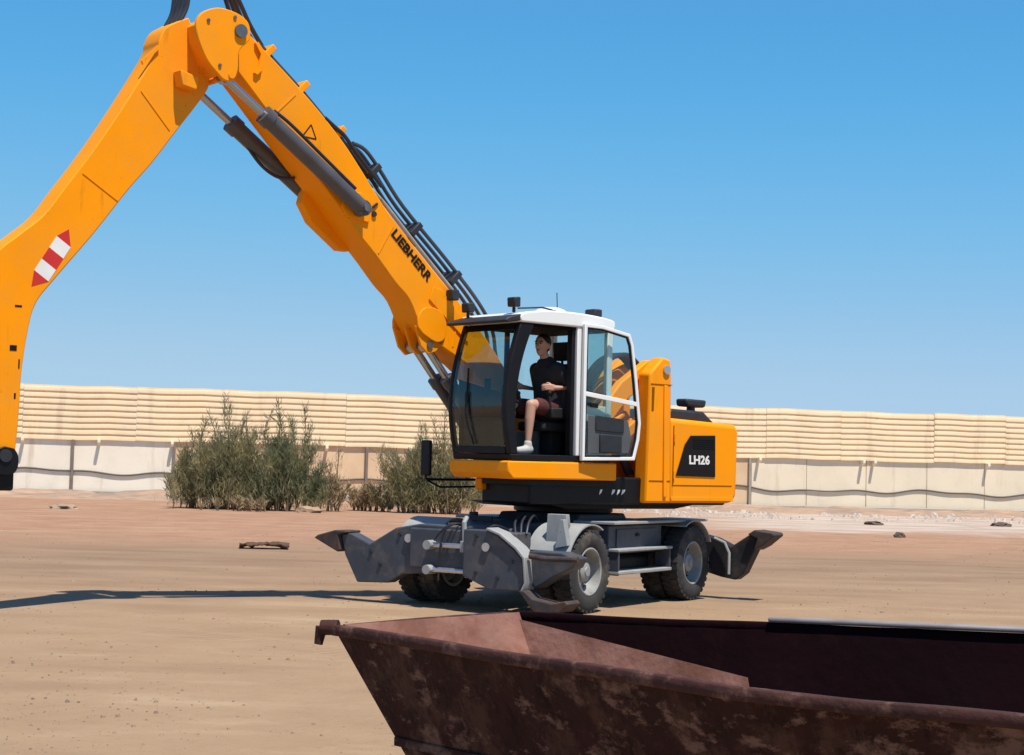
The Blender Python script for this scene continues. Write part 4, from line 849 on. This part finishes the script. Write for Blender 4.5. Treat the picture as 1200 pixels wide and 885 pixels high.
# rim section
def rimbar(name, p, q, wd, h, m, ext=(0, 0), dz=0.0):
    p = Vector(p) - O; q = Vector(q) - O; d = (q - p).normalized()
    return MB().bar(p - d * ext[0] + Vector((0, 0, dz)), q + d * ext[1] + Vector((0, 0, dz)), wd, h).build(name, m, sk, bevel=0.012)
def rimtube(pts, r, m, wob=0.010, n=40):
    path = []
    P_ = [Vector(p) - O for p in pts]
    for a, b__ in zip(P_, P_[1:]):
        for k in range(n):
            q = a + (b__ - a) * (k / n); path.append(q + Vector((noise.noise(q * 2.1), noise.noise(q * 2.1 + Vector((9, 0, 0))), noise.noise(q * 1.6 + Vector((0, 9, 0))))) * wob)
    path.append(P_[-1])
    mb = MB(); rings = []
    for i, p in enumerate(path):
        d = (path[min(i + 1, len(path) - 1)] - path[max(i - 1, 0)]).normalized(); a = d.cross(Vector((0, 0, 1))).normalized(); u = a.cross(d)
        rings.append([mb.bm.verts.new(p + a * r * x_ + u * r * 1.1 * y_) for x_, y_ in ((-1, -0.75), (-0.75, -1), (0.75, -1), (1, -0.75), (1, 0.75), (0.75, 1), (-0.75, 1), (-1, 0.75))])
    for i in range(len(rings) - 1):
        for k in range(8): mb.bm.faces.new((rings[i][k], rings[i][(k + 1) % 8], rings[i + 1][(k + 1) % 8], rings[i + 1][k]))
    mb.bm.faces.new(rings[0][::-1]); mb.bm.faces.new(rings[-1])
    return mb.build('rim', m, sk, ang=50)
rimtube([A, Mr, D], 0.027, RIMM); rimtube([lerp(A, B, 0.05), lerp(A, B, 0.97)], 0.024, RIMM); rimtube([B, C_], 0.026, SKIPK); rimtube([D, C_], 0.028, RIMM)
rimbar('rim_plate', lerp(B, C_, 0.40), lerp(B, C_, 0.99), 0.085, 0.03, GREYST, dz=0.046)
# lifting hook at the corner: rolled lug
MB().tube([Vector(A) - O + Vector((0.02, 0.0, 0.012)), Vector(A) - O + Vector((-0.075, 0.02, 0.008))], 0.043, 14).tube([Vector(A) - O + Vector((-0.075, 0.02, 0.012)), Vector(A) - O + Vector((-0.09, 0.02, -0.085))], [0.034, 0.024], 12).build('corner_lug', RIMM, sk)
# weld rib, skid beam on the visible outer wall
def bead(name, p, q, w_, h_): return MB().bar(p, q, w_, h_).build(name, SKIPD, sk, bevel=0.006)
for p1, p2, q1, q2, n_ in ((A, Mr, a_, mb_, nn), (Mr, D, mb_, d_, nn2)):
    bead('side_rail', lerp(p1, q1, 0.70) - O - n_ * 0.012, lerp(p2, q2, 0.70) - O - n_ * 0.012, 0.022, 0.05)
for u0 in (0.15, 0.62):
    p = lerp(a_ if u0 < 0.4 else mb_, mb_ if u0 < 0.4 else d_, 0.3) - O; q = lerp(b_, c_, u0) - O
    MB().bar(p + Vector((0, 0, -0.07)), q + Vector((0, 0, -0.07)), 0.12, 0.058).build('skid', SKIPD, sk)

# ------------------------------------------------------------------ plants
def leafy(m, tr=0.55):
    n = m.node_tree; b = n.nodes['Principled BSDF']; o = n.nodes['Material Output']
    t = n.nodes.new('ShaderNodeBsdfTranslucent'); mx = n.nodes.new('ShaderNodeMixShader'); mx.inputs[0].default_value = tr
    n.links.new(b.inputs['Base Color'].links[0].from_socket, t.inputs['Color'])
    n.links.new(b.outputs[0], mx.inputs[1]); n.links.new(t.outputs[0], mx.inputs[2]); n.links.new(mx.outputs[0], o.inputs[0]); return m
LEAF1 = leafy(mat('grey_green_leaf', (0.25, 0.25, 0.13), 0.7, 0, 0.35, 1.2, col2=(0.42, 0.35, 0.18), lo=0.42, hi=0.65, c2scale=1.2))
LEAF2 = leafy(mat('dark_green_leaf', (0.205, 0.225, 0.115), 0.7, 0, 0.35, 1.2, col2=(0.37, 0.32, 0.165), lo=0.45, hi=0.68, c2scale=1.4))
LEAF3 = mat('dry_straw_leaf', (0.30, 0.22, 0.12), 0.8, 0, 0.25, 2)
STEM = mat('dry_stem', (0.16, 0.115, 0.07), 0.85, 0, 0.2, 3)
def shrub(label, loc, wd, dp, ht, nst, nleaf, m, seed, spikes=(), lean=0.25, grp='shrubs at the foot of the wall', lsz=1.0):
    q = random.Random(seed); e = empty('shrub', loc); tag(e, label, 'shrub', grp)
    sm = MB(); lf = MB()
    tips = []
    for i in range(nst):
        bx, by = q.gauss(0, wd * 0.24), q.gauss(0, dp * 0.2)
        fall = max(0.25, 1 - (abs(bx) / (wd * 0.62)) ** 2)
        h = ht * q.uniform(0.45, 0.92) * fall
        tips.append((bx, by, h, q.uniform(-1, 1) * lean + bx * 0.22, q.uniform(-1, 1) * lean, 1.0))
    for (sx, sh) in spikes: tips.append((sx * 0.9, q.uniform(-0.2, 0.2), sh, 0.06 * q.uniform(-1, 1), 0, 0.45))
    per = nleaf // len(tips)
    for bx, by, h, lx, ly, sp in tips:
        path = []
        for k in range(6):
            t = k / 5; path.append(Vector((bx * 0.75 + lx * h * t * t * 0.8 + q.gauss(0, 0.02) * h, by * 0.8 + ly * h * t * t * 0.6, h * t)))
        sm.tube(path, [0.022 * (1 - 0.8 * k / 5) + 0.004 for k in range(6)], 4)
        for j in range(int(per * (0.55 if sp < 1 else 1.0))):
            t = min(0.999, q.uniform(0.10, 1.0) ** 0.8); k = int(t * 5); f_ = t * 5 - k
            c = path[k] + (path[k + 1] - path[k]) * f_
            sc = (0.10 + 0.42 * (1 - t)) * sp * min(1.2, h / 1.6)
            c = c + Vector((q.gauss(0, sc * 0.55), q.gauss(0, sc * 0.55), q.gauss(0, sc * 0.35)))
            if c.z < 0.03: c.z = q.uniform(0.03, 0.3)
            L_ = q.uniform(0.10, 0.38) * lsz; w_ = q.uniform(0.006, 0.016) * lsz
            d = Vector((q.gauss(0, 0.45), q.gauss(0, 0.45), q.uniform(0.3, 1.4))).normalized(); s_ = d.cross(Vector((q.gauss(0, 1), q.gauss(0, 1), q.gauss(0, 0.4)))).normalized() * w_
            v = [lf.bm.verts.new(p) for p in (c - s_ * 0.4, c + d * L_ * 0.5 + s_, c + d * L_, c + d * L_ * 0.45 - s_)]
            lf.bm.faces.new(v)
    tag(sm.build('stems', STEM, e), kind='stuff'); tag(lf.build('foliage', m, e), kind='stuff')
    return e
shrub('tall feathery grey green shrub, leftmost of those by the wall', (-9.65, 56.5, 0), 3.7, 2.2, 3.0, 62, 26000, LEAF1, 11, [(-1.4, 2.6), (-1.0, 2.9), (-0.25, 3.15), (0.25, 3.75), (0.35, 3.5), (0.9, 3.0), (1.3, 3.2)])
shrub('bushy green shrub with bare spikes, middle one by the wall', (-7.45, 56.3, 0), 3.2, 2.0, 2.8, 50, 21000, LEAF2, 23, [(-0.85, 3.3), (-0.5, 3.65), (-0.4, 3.2), (0.95, 3.45), (1.0, 2.9), (0.1, 3.1), (0.5, 3.0)])
shrub('spreading green shrub by the wall, partly hidden by the machine', (-2.7, 57.6, 0), 4.2, 2.0, 2.9, 60, 25000, LEAF1, 37, [(0.2, 3.2), (-0.6, 3.0), (1.1, 3.3), (0.7, 3.5), (-0.2, 2.9)])
shrub('leaning dry brown stalk between two green shrubs', (-6.0, 57.0, 0), 0.9, 0.7, 1.9, 9, 1500, LEAF3, 41, [(0.35, 2.1)], lean=0.5)
shrub('low straw coloured scrub growing before the tan wall panels', (-4.9, 58.6, 0), 2.0, 1.0, 1.0, 22, 3600, LEAF3, 43, lean=0.6)
shrub('knee high dry tuft at the foot of the leftmost shrub', (-8.6, 55.0, 0), 3.0, 0.6, 0.4, 18, 900, LEAF3, 47, lean=0.7)

# ------------------------------------------------------------------ loose things on the ground
def rock(name, loc, size, m, seed, label, cat, group=None, sub=3, flat=0.6):
    mb = MB(); mb.ball((0, 0, 0), 1.0, sub)
    for v in mb.bm.verts:
        n_ = v.co.normalized(); k = 1 + 0.45 * noise.noise(n_ * 1.6 + Vector((seed, 0, 0))) + 0.2 * noise.noise(n_ * 4 + Vector((0, seed, 0)))
        v.co = Vector((n_.x * k * size[0], n_.y * k * size[1], max(n_.z * k * size[2], -0.25 * size[2])))
    o = mb.build(name, m, ang=30); o.location = (loc[0], loc[1], 0.2 * size[2]); o.rotation_euler.z = seed
    tag(o, label, cat, group); return o
STONE = mat('dark_stone', (0.10, 0.066, 0.045), 0.9, 0, 0.3, 3)
STONE2 = mat('pale_rubble', (0.46, 0.38, 0.31), 0.9, 0, 0.25, 2)
rock('stone', (12.5, 58.0), (0.36, 0.3, 0.11), STONE, 2.0, 'flat dark stone before the wall, directly right of the rear outrigger', 'stone', 'stones before the wall')
rock('stone', (17.4, 59.8), (0.4, 0.3, 0.12), STONE, 5.0, 'flat dark stone before the wall at the far right', 'stone', 'stones before the wall')
rock('stone', (11.0, 47.6), (0.17, 0.15, 0.12), STONE, 8.0, 'small brown stone on the pinkish soil right of the machine', 'stone', 'stones before the wall')
rock('earth_clod', (-6.5, 55.4), (0.5, 0.3, 0.16), EARTH, 3.0, 'brown clod of earth under the middle shrub', 'clod')
rock('earth_clod', (-13.9, 53.0), (0.5, 0.35, 0.12), EARTH, 6.0, 'low clod of earth on the soil at far left', 'clod')
# scattered rubble and pebbles, uncounted
def scatter(name, m, n, fn, smin, smax, seed, label):
    q = random.Random(seed); verts = []; faces = []
    for i in range(n):
        x, y = fn(q)
        while noise.noise((x * 0.45, y * 0.45, seed)) < q.uniform(-0.25, 0.35): x, y = fn(q)
        s_ = q.uniform(smin, smax) * (0.4 + q.random() ** 3); k = len(verts); a = q.uniform(0, 6.28)
        P_ = []
        for j in range(5):
            t = a + j * 1.257; r_ = s_ * q.uniform(0.7, 1.2); P_.append((x + r_ * math.cos(t), y + r_ * math.sin(t), -0.004))
        verts += P_ + [(x + (p[0] - x) * 0.55, y + (p[1] - y) * 0.55, s_ * q.uniform(0.45, 0.8)) for p in P_]
        faces += [tuple(range(k + 5, k + 10))] + [(k + j, k + (j + 1) % 5, k + 5 + (j + 1) % 5, k + 5 + j) for j in range(5)]
    me = bpy.data.meshes.new(name); me.from_pydata(verts, [], faces); me.materials.append(m)
    o = bpy.data.objects.new(name, me); COL.objects.link(o); tag(o, label, name.replace('_', ' '), kind='stuff'); return o
PEB = mat('pebble', (0.29, 0.20, 0.125), 0.9, 0, 0.3, 2, col2=(0.2, 0.14, 0.1), lo=0.45, hi=0.6, c2scale=0.9)
scatter('gravel', PEB, 7000, lambda q: (lambda d: (q.uniform(-0.36, 0.36) * d, d))(9 + 40 * q.random() ** 1.3), 0.005, 0.021, 3, 'small pebbles scattered over the bare yard ground')
def rub(q):
    u = q.uniform(24, 58); v = -q.uniform(3, 15); return (WA.x + u * 0.979 - v * 0.203, WA.y + u * 0.203 + v * 0.979)
scatter('rubble', STONE2, 1500, rub, 0.03, 0.15, 5, 'pale rubble strewn along the foot of the wall')
# crumpled rusty scrap sheet on the yard
SCR = mat('brown_scrap', (0.11, 0.055, 0.032), 0.85, 0.1, 0.35, 5, col2=(0.06, 0.03, 0.02), lo=0.45, hi=0.6, c2scale=4)
mb = MB(); gx = []
for i in range(19):
    row = []
    for j in range(7):
        u, v = (i / 18 - 0.5), (j / 6 - 0.5)
        h = 0.07 + 0.10 * noise.noise((u * 4, v * 3, 1)) + 0.05 * noise.noise((u * 11, v * 8, 4)) + 0.05 * math.exp(-((u - 0.02) / 0.2) ** 2)
        row.append((u * 0.98 + 0.04 * noise.noise((u * 6, v * 9, 7)), v * 0.55 + 0.09 * noise.noise((u * 7, v * 3, 2)), max(0.012, h)))
    gx.append(row)
top = [[mb.bm.verts.new(p) for p in r_] for r_ in gx]; bt = [[mb.bm.verts.new((p[0], p[1], max(0.0, p[2] - 0.02))) for p in r_] for r_ in gx]
for i in range(18):
    for j in range(6):
        mb.bm.faces.new((top[i][j], top[i + 1][j], top[i + 1][j + 1], top[i][j + 1])); mb.bm.faces.new((bt[i][j], bt[i][j + 1], bt[i + 1][j + 1], bt[i + 1][j]))
for i in range(18):
    for j in (0, 6): mb.bm.faces.new((top[i][j], top[i + 1][j], bt[i + 1][j], bt[i][j]))
for j in range(6):
    for i in (0, 18): mb.bm.faces.new((top[i][j], top[i][j + 1], bt[i][j + 1], bt[i][j]))
sc = mb.build('scrap_sheet', SCR, ang=25); sc.location = (-4.85, 33.8, 0.0); sc.rotation_euler.z = 0.15
tag(sc, 'crumpled brown scrap lying flat on the open yard', 'scrap')
